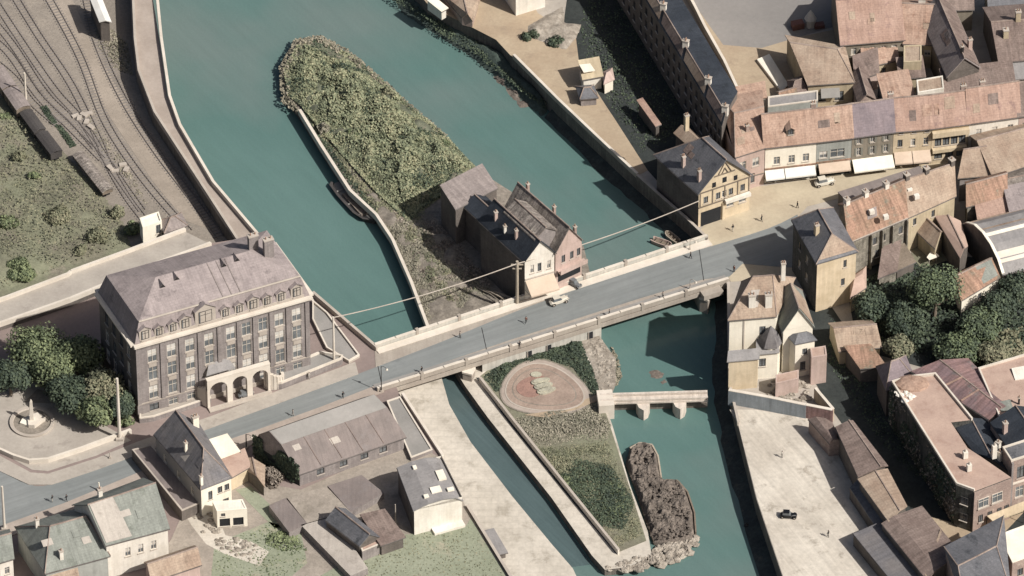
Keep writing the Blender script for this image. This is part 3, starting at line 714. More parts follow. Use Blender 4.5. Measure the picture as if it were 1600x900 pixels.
# solid middle wall with doorways
a = W(752, 562 + 0, 0); a = bs[0].lerp(bs[1], (752 - 590) / 550.); b = bs[0].lerp(bs[1], (938 - 590) / 550.)
an, bnn = bn[0].lerp(bn[1], .35), bn[0].lerp(bn[1], .66)
m = MB(); m.prism([a + ps_ * .05, b + ps_ * .05, bnn, an], -1.305, -6.5, 'bridge_white'); m.build('abutment', br)
for t in (.42, .60, .99):
    p = a.lerp(b, t * .9); dm_ = MB(); dm_.box(p - ps_ * .1 + Vector((0, 0, -3.4)), vs * .9, ps_ * .2, (0, 0, 1.7), 'opening'); dm_.box(p - ps_ * .2 - vs * .12 + Vector((0, 0, -3.4)), vs * .12, ps_ * .3, (0, 0, 1.9), 'trim'); dm_.build('doorway', br)
def pier(u, w, d0=0., d1=1., k='bridge_stone', nm='pier'):
    c = bs[0].lerp(bs[1], (u - 590) / 550.); c2 = bn[0].lerp(bn[1], (u - 590) / 550.); dd = (c2 - c); a_ = c + dd * d0 - ps_ * .3
    m = MB(); P = [a_ - vs * w / 2, a_ - ps_ * 1.3, a_ + vs * w / 2, a_ + vs * w / 2 + dd * (d1 - d0), a_ - vs * w / 2 + dd * (d1 - d0)]
    m.prism(P, -1.32, -6.5, k); m.prism([Vector((p.x, p.y, 0)) + (Vector((p.x, p.y, 0)) - Vector((a_.x, a_.y, 0))).normalized() * .15 for p in P[:3]] + [P[3], P[4]], -1.31, -1.7, 'trim_light'); m.build(nm, br)
pier(730, 2.6); pier(1100, 2.2)
m = MB(); c = bs[0].lerp(bs[1], .915); m.box(c - ps_ * 1.8 + Vector((0, 0, -1.0)), vs * 4.2, ps_ * 1.8, (0, 0, 1.1), 'bridge_stone'); m.build('landing', br)
for (u0, v0, u1, v1) in ((590, 572, 597, 606), (752, 512, 760, 548), (1092, 390, 1099, 438)):
    p0, p1 = W(u0, v0), W(u1, v1); m = wallseg(p0, p1, .14, .006, -.02, 'iron_dark'); m.build('expansion_joint', br)
# parapets continuing along the west approach
def lowwall(name, label, cat, pts, zb, h, w, k, coping=None, closed=False):
    P = WL(pts, zb + h); t = thing(name, label, cat, (P[0].x, P[0].y, zb)); 
    for i in range(len(P) - 1):
        m = wallseg(P[i], P[i + 1] + (P[i + 1] - P[i]).normalized() * w * .3, w, zb + h - i * .003, zb - .3, k); m.build('wall', t)
        if coping:
            m = wallseg(P[i], P[i + 1], w + .16, zb + h + .12 - i * .003, zb + h + .001, coping); m.build('coping', t)
    return t
lowwall('river_wall', 'pale low wall of the curving quay road along the green river', 'wall', [(241, -30), (250, 60), (263, 150), (279, 195), (331, 284), (405, 371)], 0, .9, .4, 'trim_light', 'trim_light')
lowwall('quay_kerb_wall', 'weathered low wall between the quay road and the sunken railway yard', 'wall', [(205, -30), (209, 60), (215, 110), (240, 175), (302, 270), (372, 378)], 0, .8, .35, 'trim', 'trim')
lowwall('river_wall', 'stone embankment wall from the grey mansard building down to the bridge', 'wall', [(487, 457), (587, 543)], 0, .9, .4, 'trim', 'trim')
lowwall('island_wall', 'pale quay wall on the left side of the overgrown island', 'wall', [(466, 172), (500, 228), (545, 298), (586, 336), (611, 374), (640, 440), (666, 510)], -3.2, 1.0, .45, 'trim_light', 'trim_light')
lowwall('promenade_wall', 'long stone wall edging the sandy riverside promenade', 'wall', [(801, 86), (871, 156), (931, 213), (994, 272)], 0, .7, .4, 'trim', 'trim_light')
lowwall('quay_wall', 'dark quay wall at the foot of the half-timbered house', 'wall', [(994, 274), (1030, 306), (1075, 345), (1103, 372)], -.1, .7, .4, 'quay_wall', 'trim')
lowwall('garden_wall', 'long thin wall dividing the bright towpath from the green garden island', 'wall', [(748, 590), (800, 656), (900, 780), (965, 860)], -3.4, 1.1, .35, 'trim_light', 'trim')
lowwall('garden_wall', 'light terrace wall above the concrete bank below the grey yard', 'wall', [(627, 615), (690, 712)], -.1, .6, .4, 'trim_light', 'trim_light')
lowwall('garden_wall', 'dark retaining wall beside the lawn at the bottom edge', 'wall', [(728, 790), (797, 903)], -.1, .6, .4, 'wall_stone_dark', 'trim')
lowwall('garden_wall', 'pale curved wall around the monument garden', 'wall', [(-20, 694), (20, 712), (45, 720), (75, 718), (130, 700), (205, 672)], 0, .9, .35, 'trim_light', 'trim_light')
lowwall('street_wall', 'low pale wall on the south side of the raised street behind the mansard building', 'wall', [(-30, 516), (110, 467), (230, 417), (290, 395), (330, 380)], 1.4, .7, .35, 'trim_light', 'trim_light')
lowwall('street_wall', 'low pale wall on the hillside edge of the raised street', 'wall', [(-30, 478), (10, 465), (108, 428), (112, 424), (200, 392), (290, 358)], 1.4, .7, .35, 'trim_light', 'trim_light')
lowwall('quay_parapet', 'pale parapet along the top of the deep quay wall below the white villa', 'wall', [(1136, 441), (1138, 600), (1152, 660)], -.1, .7, .35, 'trim', 'trim')
lowwall('boundary_wall', 'grey blue wall running across the quay in front of the white villa', 'wall', [(1138, 611), (1200, 622), (1258, 634)], -.1, 3.4, .5, 'wall_bluegrey', 'trim_light')
lowwall('boundary_wall', 'reddish stained wall continuing the grey blue quay wall', 'wall', [(1259, 634), (1300, 642)], -.1, 3.3, .5, 'roof_red', 'trim_light')
lowwall('garden_wall', 'yellowish garden wall climbing from the white villa to the vine-covered lane', 'wall', [(1272, 607), (1300, 640)], -.1, 3, .4, 'wall_cream', 'trim_light')

# ================================================================ RAILWAY YARD
def track(pts, label, z=-3.4):
    P = smooth([W(u, v, z) for u, v in pts], 7); t = thing('railway_track', label, 'railway track', (P[0].x, P[0].y, z), 'railway tracks in the yard')
    for sgn in (-1, 1):
        m = MB()
        for i in range(len(P) - 1):
            e = (P[i + 1] - P[i]).normalized(); n = Vector((-e.y, e.x, 0))
            m.box(P[i] + n * (sgn * .72 - .06) + Vector((0, 0, .12)), P[i + 1] - P[i], n * .12, (0, 0, .1), 'rail')
        m.build('rail', t)
    m = MB(); acc = 0
    for i in range(len(P) - 1):
        L_ = (P[i + 1] - P[i]).length; e = (P[i + 1] - P[i]) / L_; n = Vector((-e.y, e.x, 0)); s_ = -acc % .9
        while s_ < L_:
            m.box(P[i] + e * s_ - n * 1.25, e * .26, n * 2.5, (0, 0, .12), 'sleeper'); s_ += .9
        acc += L_
    o = m.build('sleepers', t); o['kind'] = 'stuff'
TR = [([(8, -30), (60, 55), (110, 130), (150, 210), (172, 262), (200, 310), (232, 352)], 'railway track with the darkest rails, curving from the top left corner'),
      ([(-22, -20), (30, 60), (85, 140), (125, 185), (160, 240), (190, 285), (222, 330)], 'second railway track beside the darkest rails'),
      ([(-30, 10), (20, 70), (70, 145), (115, 190), (150, 232)], 'railway track joining the switches at the middle of the yard'),
      ([(-30, 45), (15, 85), (60, 150), (110, 200), (160, 250)], 'railway track passing just right of the pale mast'),
      ([(-30, 80), (20, 120), (50, 160), (90, 195)], 'short siding ending beside the ruined platform'),
      ([(60, -30), (100, 40), (130, 100), (160, 180), (195, 240), (240, 300), (295, 362)], 'railway track next to the bare sandy strip'),
      ([(130, -30), (150, 60), (190, 150), (240, 230), (300, 310), (345, 372)], 'outer railway track nearest the quay road')]
for p, l in TR: track(p, l)
sheet('yard_path', [(55, -30), (100, -30), (140, 60), (190, 150), (230, 220), (290, 300), (332, 360), (290, 345), (240, 285), (190, 210), (150, 150), (110, 70)], -3.37, 'ballast_path')
cover('weeds', [(148, 40), (175, 45), (200, 70), (208, 120), (175, 105), (155, 75)], -3.4, 900, 'leaf_dry', .45, .4, 3)
cover('weeds', [(118, 170), (135, 175), (200, 260), (232, 320), (222, 332), (190, 280), (150, 225)], -3.4, 900, 'leaf_dry', .4, .35, 4)
sheet('yard_bank', [(-60, 130), (0, 150), (40, 172), (100, 238), (180, 330), (210, 395), (0, 480), (-300, 540), (-400, 300)], -3.36, 'grass')
bumpy('hillside', [(-80, 120), (-5, 152), (38, 172), (60, 195), (100, 240), (150, 290), (195, 350), (205, 385), (100, 420), (0, 458), (-200, 520), (-300, 300)], -3.35, 'grass', 1.6, .12, .8, .02, 4, 5, 'structure')
cover('grass_tufts', [(-40, 155), (38, 178), (100, 245), (195, 352), (200, 380), (100, 415), (0, 452), (-100, 480), (-100, 200)], -3.1, 9000, 'leaf_olive', .32, .18, 6, amp=1.6, freq=.12, clump=.15)
hb = [(30, 247, 1.6, 1.4, 'dark'), (55, 277, 1.4, 1.2, 'round'), (90, 340, 3.4, 2.2, 'widest'), (12, 350, 2.2, 1.7, 'left-hand'), (150, 372, 2.4, 2.0, 'lower'), (30, 425, 3.4, 2.0, 'large'), (125, 392, 1.5, 1.2, 'small'), (208, 362, 2.0, 2.2, 'dense'), (185, 335, 1.6, 1.8, 'narrow'), (8, 185, 1.3, 1., 'low')]
hl = ['dark olive bush near the top of the grassy hillside', 'round bush below the darkest one on the hillside', 'broad pale green bush in the middle of the hillside', 'bush cut by the left edge of the picture on the slope', 'lower bush near the raised street on the hillside', 'large bush at the foot of the slope by the left edge', 'small bush between the broad one and the raised street', 'dense bush against the small white house by the rails', 'narrow bush on the edge of the railway ballast', 'low bush at the top edge of the hillside']
for i, (u, v, r, h, _) in enumerate(hb): bush(u, v, -2.8, r, h, int(260 * r * r), 'leaf_green' if i % 2 else 'leaf_olive', hl[i], group='bushes on the railway hillside', seed=20 + i, size=.42)
def wagon(u0, v0, u1, v1, w, h, label, body='wood', roof='roof_taupe', z=-3.2):
    a, b = W(u0, v0, z + h), W(u1, v1, z + h); e = (b - a); L_ = e.length; e.normalize(); n = Vector((-e.y, e.x, 0)); rot = math.atan2(e.y, e.x)
    c = (a + b) / 2; t = thing('railway_wagon', label, 'railway wagon', (c.x, c.y, z - .2), 'wagons on the siding'); c.z = z
    m = MB(); m.cbox(c + Vector((0, 0, .9)), L_, w, h - 1.2, body, rot)
    for q in range(int(L_ / 1.5) + 1): m.cbox(c + e * (-L_ / 2 + .1 + q * (L_ - .2) / int(L_ / 1.5)) + Vector((0, 0, .9)), .12, w + .12, h - 1.2, 'trim_dark', rot)
    m.build('body', t)
    m = MB(); pr = [(-w / 2 - .15, 0), (-w / 4, .32), (0, .42), (w / 4, .32), (w / 2 + .15, 0)]
    for i in range(4):
        (x0, z0), (x1, z1) = pr[i], pr[i + 1]; A = c + Vector((0, 0, h - .3)); E = e * (L_ / 2 + .15)
        m.slab([A - E + n * x0 + Vector((0, 0, z0)), A + E + n * x0 + Vector((0, 0, z0)), A + E + n * x1 + Vector((0, 0, z1)), A - E + n * x1 + Vector((0, 0, z1))], .08, roof)
    m.build('roof', t)
    for s1 in (-1, 1):
        for s2 in (-1, 1):
            m = MB(); p = c + e * s1 * L_ * .36 + n * s2 * .72 + Vector((0, 0, .45)); m.tube([p - n * .06, p + n * .06], .45, 'iron_dark', 10); m.build('wheel', t)
    m = MB(); m.cbox(c + Vector((0, 0, .65)), L_ + .3, .9, .25, 'iron_dark', rot); m.build('underframe', t)
wagon(-6, 104, 14, 134, 2.9, 3.4, 'grey roofed railway wagon cut by the left picture edge', 'wood'); wagon(16, 137, 36, 166, 2.9, 3.4, 'weathered railway wagon at the foot of the pale mast', 'wood')
wagon(40, 172, 62, 202, 2.4, 2.8, 'dark railway wagon just below the mast beside the grass', 'trim_dark', 'trim_dark'); wagon(65, 206, 88, 236, 2.4, 2.8, 'last dark railway wagon of the row beside the grassy hillside', 'trim_dark', 'trim_dark')
wagon(122, 238, 168, 296, 2.2, 2.0, 'long low loaded wagon standing alone nearer the switches', 'wood', 'roof_ruin')
for a, b, l in (((64, 168), (82, 192), 'upper'), ((86, 196), (112, 228), 'lower')):
    cover('hedge_row', [(a[0], a[1]), (a[0] + 9, a[1] - 1), (b[0] + 7, b[1]), (b[0] - 2, b[1] + 3)], -3.4, 700, 'leaf_deep', .4, 1.3, 9)
B('yard_shed', 'narrow shed with a white flat roof beside the railway yard at the top', 'shed', (157, 32), (171, 32), (141, -8), 5.5, -3.4, wall='wall_stone_dark', roof='awning_white', prof=[(0, 0, 0), (.5, .3, 1), (1, 0, 0)], axis='y', rh=.3)
for i, (u, v) in enumerate([(118, 182), (124, 186), (131, 181), (139, 178), (135, 192), (142, 200), (192, 258), (197, 266), (172, 264), (180, 268)]):
    c = W(u, v, -3.4); m = MB(); m.cbox(c, 1.5, .9, .35 + .1 * (i % 3), 'trim', .5 + i); solo(m, 'switch_box', 'pale switch box between the converging rails' if i < 6 else 'pale crossing box near the lower end of the rails', 'railway switch', 'upper switch boxes' if i < 6 else 'lower switch boxes')
B('signal_house', 'small white house with a flat parapet beside the railway and raised street', 'house', (223, 357), (253, 347), (218, 342), 4.0, -1, wall='wall_bright', roof='wall_bright', flat=True, par=.3, endk='wall_bright', wins=[('F', [.8], [1.4], 1.0, 2.2, 'dark')])
B('signal_house', 'narrow white annex with a grey hipped roof at the end of the rails', 'house', (258, 361), (290, 350), (250, 344), 2.6, -1, wall='wall_bright', roof='roof_taupe', prof=[(0, 0, 0), (.5, 1.4, 1), (1, 0, 0)], hip=(.4, .4), wins=[('F', [.3], [1], .9, 1.8, 'dark')])

# ================================================================ GREEN ON THE ISLANDS
TH = [(468, 165), (450, 150), (443, 110), (466, 70), (500, 62), (550, 88), (600, 130), (640, 167), (690, 207), (745, 265), (700, 300), (655, 330), (640, 350), (585, 300), (545, 255), (500, 205)]
bumpy('thicket_ground', TH, -3.2, 'scrub', 1.3, .25, .6, .05, 2.2, 3)
cover('thicket', TH, -3.1, 52000, 'leaf_thicket', .38, 2.6, 11, amp=1.2, freq=.2, clump=.28, rim=4.5)
cover('thicket', TH, -3.0, 9000, 'leaf_deep', .36, 1.9, 12, amp=1.0, freq=.2, clump=.28, rim=4.5)
cover('thicket', [(600, 290), (655, 335), (700, 300), (720, 285), (690, 250), (640, 300), (620, 350), (650, 360), (665, 330), (630, 340)], -3.1, 3000, 'leaf_thicket', .4, 1.2, 13, clump=.4, rim=3)
for i_ in range(46):
    u_, v_ = 470 + (i_ * 37) % 230, 90 + (i_ * 61) % 230
    if inside(WL(TH, -3.2), np.array([W(u_, v_, -2).x]), np.array([W(u_, v_, -2).y]))[0]: cover('thicket', [(u_ - 9, v_ - 4), (u_ + 3, v_ - 8), (u_ + 11, v_ - 2), (u_ + 9, v_ + 6), (u_ - 3, v_ + 8)], -2.6, 260, random.choice(['leaf_green', 'leaf_olive', 'leaf_scrub', 'leaf_thicket']), random.choice([.34, .42]), random.choice([1.6, 2.4, 3.2]), 300 + i_)
cover('reeds', [(440, 160), (436, 105), (460, 62), (500, 55), (545, 78), (600, 125), (650, 170), (700, 212), (680, 212), (600, 150), (540, 105), (490, 85), (462, 110), (462, 160), (475, 185)], -3.4, 5200, 'leaf_dry', .5, 1.4, 12, clump=.8)
bumpy('rough_ground', [(640, 350), (655, 330), (700, 330), (740, 440), (800, 468), (790, 480), (672, 508), (655, 465), (630, 405), (605, 360), (560, 285), (590, 300)], -3.15, 'rough_earth', .6, .5, .45, .03, 1.5, 8, 'structure')
cover('dry_scrub', [(600, 310), (645, 335), (690, 340), (730, 400), (770, 445), (735, 470), (690, 480), (655, 440), (625, 380)], -3.1, 5200, 'twig', .42, .5, 14, clump=.6)
cover('dry_scrub', [(600, 350), (660, 330), (700, 400), (780, 462), (700, 495), (668, 500), (640, 430)], -3.1, 14000, 'leaf_scrub', .38, .6, 114, clump=.35)
cover('dry_scrub', [(590, 310), (660, 335), (690, 400), (760, 455), (700, 480), (655, 440), (625, 380)], -3.1, 5000, 'leaf_olive', .38, .7, 118, clump=.5)
cover('dry_scrub', [(560, 260), (650, 340), (700, 400), (690, 420), (640, 380), (590, 320)], -3.1, 2600, 'leaf_olive', .42, .5, 15, clump=.6)
cover('dark_scrub', [(470, 175), (480, 175), (545, 265), (590, 330), (575, 325), (520, 255)], -3.1, 2600, 'leaf_deep', .42, .8, 16)
cover('dark_scrub', [(478, 178), (500, 200), (560, 275), (600, 320), (590, 335), (540, 275)], -3.1, 2600, 'leaf_olive', .4, .8, 116)
cover('bank_ivy', [(612, -30), (668, 2), (740, 42), (800, 86), (860, 150), (853, 172), (810, 140), (780, 115), (735, 80), (690, 55), (640, 20), (600, -10)], -3.4, 4600, 'leaf_deep', .36, .8, 17, rim=3)
bumpy('bank_slope', [(600, -35), (662, 6), (740, 48), (800, 92), (862, 158), (850, 185), (805, 150), (770, 118), (730, 85), (680, 55), (625, 18)], -5.0, 'quay_green', 1.2, .3, .7, .0, 2.5, 18, 'structure', base=1.6)
bumpy('gravel_shoal', [(778, 112), (800, 118), (830, 150), (835, 168), (812, 170), (790, 145), (765, 120)], -5.0, 'mud', .8, .5, .45, -.05, 1.5, 21, 'structure')
# middle island planting
cover('rough_grass', [(800, 655), (850, 640), (935, 632), (955, 665), (950, 690), (900, 690), (830, 700)], -3.4, 4200, 'leaf_scrub', .35, .45, 22)
cover('rough_grass', [(835, 700), (950, 690), (985, 765), (1005, 835), (965, 855), (900, 778)], -3.4, 8000, 'leaf_olive', .35, .3, 23, clump=.2)
cover('dark_scrub', [(860, 740), (925, 735), (975, 755), (990, 790), (960, 820), (910, 790)], -3.4, 2600, 'leaf_green', .34, .5, 24, clump=.3)
cover('shrubbery', [(755, 590), (800, 552), (905, 528), (925, 575), (940, 622), (922, 612), (895, 575), (850, 560), (800, 575), (785, 610), (775, 612)], -3.4, 4200, 'leaf_deep', .45, 1.0, 25, clump=.5)
bumpy('river_shoal', [(1000, 596), (1006, 578), (1025, 570), (1045, 580), (1052, 598), (1040, 608), (1012, 608)], WZ, 'mud', .35, .6, .4, -.12, 2.2, 261)
cover('bank_weeds', [(955, 540), (966, 560), (972, 590), (962, 604), (950, 612), (958, 575)], -4.9, 500, 'leaf_dry', .4, .9, 262)
sheet('wall_shade_strip', [(744, 590), (750, 590), (801, 656), (901, 780), (968, 862), (962, 864), (895, 784), (795, 660)], -3.33, 'soil_shade')  # dark strip painting in the shaded side of the garden wall
cover('dark_grass', [(872, 742), (900, 716), (955, 728), (992, 785), (975, 828), (935, 822), (900, 786)], -3.35, 5200, 'leaf_deep', .34, .4, 241, clump=.12)
# oval flower garden
gc = W(845, 607, -3.35); ga = W(905, 622, -3.35) - gc
og = thing('oval_garden', 'oval flower garden with pink gravel rings and a scalloped pale bed', 'flower garden', (gc.x, gc.y, -3.4))
def egg(rx, ry, n=40, rot=-.45, pinch=.16, dx=0, dy=0):
    P = []
    for i in range(n):
        t = 2 * math.pi * i / n; x = rx * math.cos(t) * (1 + pinch * math.cos(t)); y = ry * math.sin(t) * (1 - pinch * math.cos(t)); P.append(Vector((gc.x + dx + x * math.cos(rot) - y * math.sin(rot), gc.y + dy + x * math.sin(rot) + y * math.cos(rot), 0)))
    return P
for nm, rx, ry, z, k in (('kerb', 9.0, 7.7, -3.22, 'soil'), ('outer_path', 8.7, 7.4, -3.2, 'pavement_pink'), ('kerb', 7.9, 6.6, -3.14, 'trim'), ('flower_bed', 7.6, 6.3, -3.12, 'bed_brown'), ('kerb', 6.4, 5.1, -3.1, 'soil'), ('inner_bed', 6.2, 4.9, -3.08, 'bed_brown')):
    m = MB(); m.prism(egg(rx, ry), z, -3.5, k); m.build(nm, og)
m = MB(); m.prism(egg(3.4, 2.6, 24, .9, .1, -1.8, .2), -3.03, -3.4, 'flower_red'); m.build('flower_bed', og)
for i, (dx, dy) in enumerate(((-.2, 1.5), (.35, .2), (.9, -1.1))):
    m = MB(); m.prism(egg(1.9, .85, 18, .35, .1, dx, dy), -2.75, -3.4, 'flower_pale'); m.build('flower_mound', og)
    m = MB(); m.prism(egg(1.5, .5, 18, .35, .1, dx, dy + .1), -2.6, -3.4, 'flower_pale'); m.build('flower_mound', og)
m = MB(); m.prism(egg(1.1, .8, 14, 0, 0, -.9, 3.6), -2.9, -3.4, 'flower_pale'); m.build('flower_bed', og)
m = MB(); m.prism(WL([(932, 617), (942, 622), (900, 640), (850, 652), (820, 648), (860, 642), (900, 630)], -3.2), -3.19, -3.4, 'sand'); m.build('side_path', og)

# ================================================================ WEIR BRIDGE, BARGES, ROCKS
t = thing('weir', 'pale concrete weir footbridge on two pointed piers across the right river arm', 'weir', tuple(W(942, 640, WZ)))
a, b = W(938, 616, -1.8), W(1105, 611, -1.8); e = (b - a).normalized(); n = Vector((-e.y, e.x, 0))
for off, w in ((0, .5), (1.6, .5), (-.2, 2.5)):
    m = MB(); z0 = -1.8 if w < 1 else -2.3; m.box(Vector((a.x, a.y, z0)) - n * (2.3 - off), b - a, n * w, (0, 0, .45 if w < 1 else .4), 'bridge_pink'); m.build('parapet' if w < 1 else 'deck', t)
m = MB(); m.box(Vector((a.x, a.y, -6)) - n * 1.2, b - a, n * .5, (0, 0, 2.2), 'quay_wall'); m.build('sill', t)
for u in (1004, 1061):
    c = a.lerp(b, (u - 938) / 167.); c.z = 0; m = MB(); P = [c - e * 1.3, c - e * .9 - n * 1.4, c - n * 2.2, c + e * .9 - n * 1.4, c + e * 1.3, c + e * 1.3 + n * 1.5, c - e * 1.3 + n * 1.5]
    P = [p - n * 2.2 for p in P]; m.prism(P, -2.31, -6, 'bridge_pink'); m.build('pier', t)
for (u, l) in ((945, 'w'),):
    c = W(946, 625, -2); m = MB(); m.cbox(Vector((c.x, c.y, -6)), 3, 4.5, 4.6, 'trim_light', .1); m.build('abutment', t)
# spoil bank of two lobes
sp = [(985, 700), (1000, 692), (1018, 695), (1027, 712), (1032, 745), (1040, 752), (1058, 752), (1072, 768), (1082, 800), (1085, 830), (1080, 842), (1040, 848), (1022, 848), (1008, 810), (992, 760), (978, 725)]
t = struct('spoil_island', sp, -4.3, -6, 'wood', 'quay_wall')
rocks('rubble', '', sp, 420, .55, -3.2, 'mud') if False else None
o = bumpy('spoil_heap', sp, -4.3, 'mud', 1.5, .8, .26, .02, .7, 31, None, 'two-lobed brown heap of dredged spoil beside the garden island', 'spoil heap', base=.2)
lowwall('spoil_wall', 'curved timber edge around the dredged spoil heap', 'wall', [(985, 700), (1000, 692), (1018, 695), (1027, 712), (1032, 745)], -4.8, .9, .3, 'wood_pale')
lowwall('spoil_wall', 'curved timber edge on the outer side of the spoil heap', 'wall', [(1040, 750), (1058, 751), (1073, 768), (1084, 800), (1086, 830)], -4.8, .9, .3, 'wood')
rs = random.Random(5)
def rocks(name, label, pts, n, s, z, k='rock'):
    poly = WL(pts, z); xs = [p.x for p in poly]; ys = [p.y for p in poly]; m = MB(); c = 0
    while c < n:
        x, y = rs.uniform(min(xs), max(xs)), rs.uniform(min(ys), max(ys))
        if not inside(poly, np.array([x]), np.array([y]))[0]: continue
        r = s * rs.uniform(.5, 1.4); k0 = len(m.v); 
        m.lathe((x, y, z - r * .3), [(r * .6, -r * .2), (r * rs.uniform(.8, 1.1), r * .15), (r * rs.uniform(.7, .95), r * .45), (r * .35, r * rs.uniform(.6, .8))], k, 7, rs.uniform(.6, 1))
        for q in range(k0, len(m.v)): m.v[q] += Vector([rs.uniform(-.2, .2) * r for _ in range(3)])
        c += 1
    o = m.build(name, None, (0, 0, 0)); return tag(o, None, None, None, 'stuff')
rocks('rubble', '', [(988, 705), (1016, 702), (1026, 745), (1060, 760), (1078, 800), (1078, 836), (1030, 842), (1004, 780)], 620, .28, -3.2, 'mud')
rocks('rubble', '', [(1010, 868), (1040, 850), (1088, 840), (1090, 850), (1060, 875), (1020, 885), (985, 886)], 90, .9, -4.6)
rocks('rubble', '', [(945, 888), (1000, 868), (1030, 862), (1030, 878), (1000, 892)], 60, .7, -3.6)
rocks('rubble', '', [(912, 530), (935, 527), (960, 560), (964, 590), (945, 625), (930, 570)], 90, .45, -3.4)
def boat(u, v, L_, w, rot, z, h, k, name, label, deck='wood_pale', cat='boat', cabin=False, covered=False):
    c = W(u, v, z); t = thing(name, label, cat, (c.x, c.y, z)); e = Vector((math.cos(rot), math.sin(rot), 0)); n = Vector((-e.y, e.x, 0))
    st = [(-.5, .55), (-.46, .85), (-.2, 1), (.2, 1), (.38, .75), (.5, .08)]; m = MB(); rings = []
    for (x, ww) in st:
        q = w / 2 * ww; up = h * (1 + .35 * max(0, x) * 2)
        rings.append([c + e * x * L_ + n * q + Vector((0, 0, up)), c + e * x * L_ * .96 + n * q * .7 + Vector((0, 0, -.3)), c + e * x * L_ * .96 - n * q * .7 + Vector((0, 0, -.3)), c + e * x * L_ - n * q + Vector((0, 0, up)),
                      c + e * x * L_ * .94 - n * q * .8 + Vector((0, 0, up)), c + e * x * L_ * .94 - n * q * .7 + Vector((0, 0, h * .55)), c + e * x * L_ * .94 + n * q * .7 + Vector((0, 0, h * .55)), c + e * x * L_ * .94 + n * q * .8 + Vector((0, 0, up))])
    for i in range(len(rings) - 1):
        for j in range(8):
            j2 = (j + 1) % 8; m.face([rings[i][j], rings[i + 1][j], rings[i + 1][j2], rings[i][j2]], k if j not in (5,) else deck)
    m.face(rings[0][::-1], k); m.face(rings[-1], k); m.build('hull', t)
    if cabin:
        m = MB(); m.cbox(c - e * L_ * .18 + Vector((0, 0, h * .5)), L_ * .3, w * .62, 1.6, 'wood', rot); m.cbox(c - e * L_ * .18 + Vector((0, 0, h * .5 + 1.6)), L_ * .33, w * .72, .12, 'trim', rot); m.build('cabin', t)
    if covered:
        m = MB(); m.cbox(c + e * L_ * .05 + Vector((0, 0, h * .5)), L_ * .5, w * .6, .6, 'mud', rot); m.build('hatch', t)
    for x in (-.3, 0, .25):
        m = MB(); m.box(c + e * (x * L_) - n * w * .42 + Vector((0, 0, h * .85)), e * .3, n * w * .84, (0, 0, .1), deck); m.build('bench', t)
    return t
boat(557, 318, 15.0, 5.2, -1.02, WZ, .9, 'trim_dark', 'moored_barge', 'dark wooden barge moored against the left wall of the overgrown island', 'concrete_grey', 'barge', False, True)
boat(1034, 383, 4.6, 1.7, -.55, WZ, .9, 'wall_pink', 'rowing_boat', 'pinkish rowing boat lying under the bridge near the half-timbered house', 'wood')
boat(1050, 374, 3.8, 1.6, 2.3, WZ, .8, 'wood_pale', 'rowing_boat', 'small pale boat tied beside the pinkish one', 'wood')
m = MB(); c = W(1166, 822, WZ); m.lathe(c, [(.35, -.3), (.5, .1), (.45, .4), (.15, .6), (.08, .9)], 'iron_dark', 12); solo(m, 'buoy', 'black mooring buoy floating in the right river arm', 'buoy', org=Vector((c.x, c.y, WZ)))
# ================================================================ BUILDINGS
# ---- grey mansard station building
bx = [.095, .205, .31, .42, .545, .635, .73, .825, .925]
P = B('mansard_building', 'large grey mansard-roofed building with rows of tall windows and an arched porch', 'building', (211, 538), (483, 461), (154, 456), 19.4, 0,
      wall='wall_stone', roof='roof_mauve', prof=[(0, 0, 0), (.055, 4.5, .16), (.5, 7.6, 1), (.945, 4.5, .16), (1, 0, 0)], hip=(.23, .23), over=.1, sm={'L': 'wall_stone_dark'},  # left wall in shade, darkened through its material
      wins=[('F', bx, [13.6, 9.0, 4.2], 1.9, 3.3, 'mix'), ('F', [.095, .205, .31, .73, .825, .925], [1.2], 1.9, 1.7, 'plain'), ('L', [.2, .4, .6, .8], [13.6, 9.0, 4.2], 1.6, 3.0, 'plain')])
for sd_ in 'FRBL':
    P.band(sd_, -.012 if sd_ in 'FB' else 0, 1.012 if sd_ in 'FB' else 1, 18.9, 19.35, .95, 'trim_light'); P.band(sd_, 0, 1, 18.1, 18.89, .35, 'wall_stone')
P.band('F', 0, 1, .0, .9, .3, 'trim', 'plinth'); P.band('F', .002, .998, 3.5, 3.75, .14, 'trim', 'string_course')
for x in (.012, .15, .258, .365, .478, .59, .683, .778, .874, .985):
    P.band('F', x - .011, x + .011, 3.76, 17.88, .22, 'wall_stone', 'pilaster')
for x in bx:
    for v in (7.7, 12.45): P.band('F', x - .022, x + .022, v, v + .9, .06, 'trim', 'window_apron')
P.dormer(.405, .004, 4.2, 3.6, 'trim', 'roof_mauve')
for i, x in enumerate((.06, .14, .22, .29, .52, .60, .68, .76, .84, .93)): P.dormer(x, .004, 1.9 if i % 3 else 2.4, 2.3 if i % 3 else 2.7, 'trim', 'roof_mauve')
P.band('F', .03, .97, 19.4, 20.0, -.25, 'trim', 'parapet', .1)
for x in (.2, .45, .7): pass
def vent(bd, a, b, s=1.0, k='iron_dark'):
    p = bd.pt(a, b, bd.rz(b)); d = (bd.pt(a, b + .1, 0) - bd.pt(a, b, 0)); d.z = 0; d.normalize(); e = (bd.pt(a + .01, b, 0) - bd.pt(a, b, 0)).normalized(); m = MB()
    m.face([p - e * s / 2, p + e * s / 2, p + Vector((0, 0, s * .9))], k); T = p + Vector((0, 0, s * .9))
    m.slab([p - e * (s / 2 + .1), T + Vector((0, 0, .05)), T + d * s * 1.6, p - e * s * .4 + d * s], .06, bd.rk); m.slab([p + e * (s / 2 + .1), p + e * s * .4 + d * s, T + d * s * 1.6, T + Vector((0, 0, .05))], .06, bd.rk); m.build('roof_vent', bd.roof)
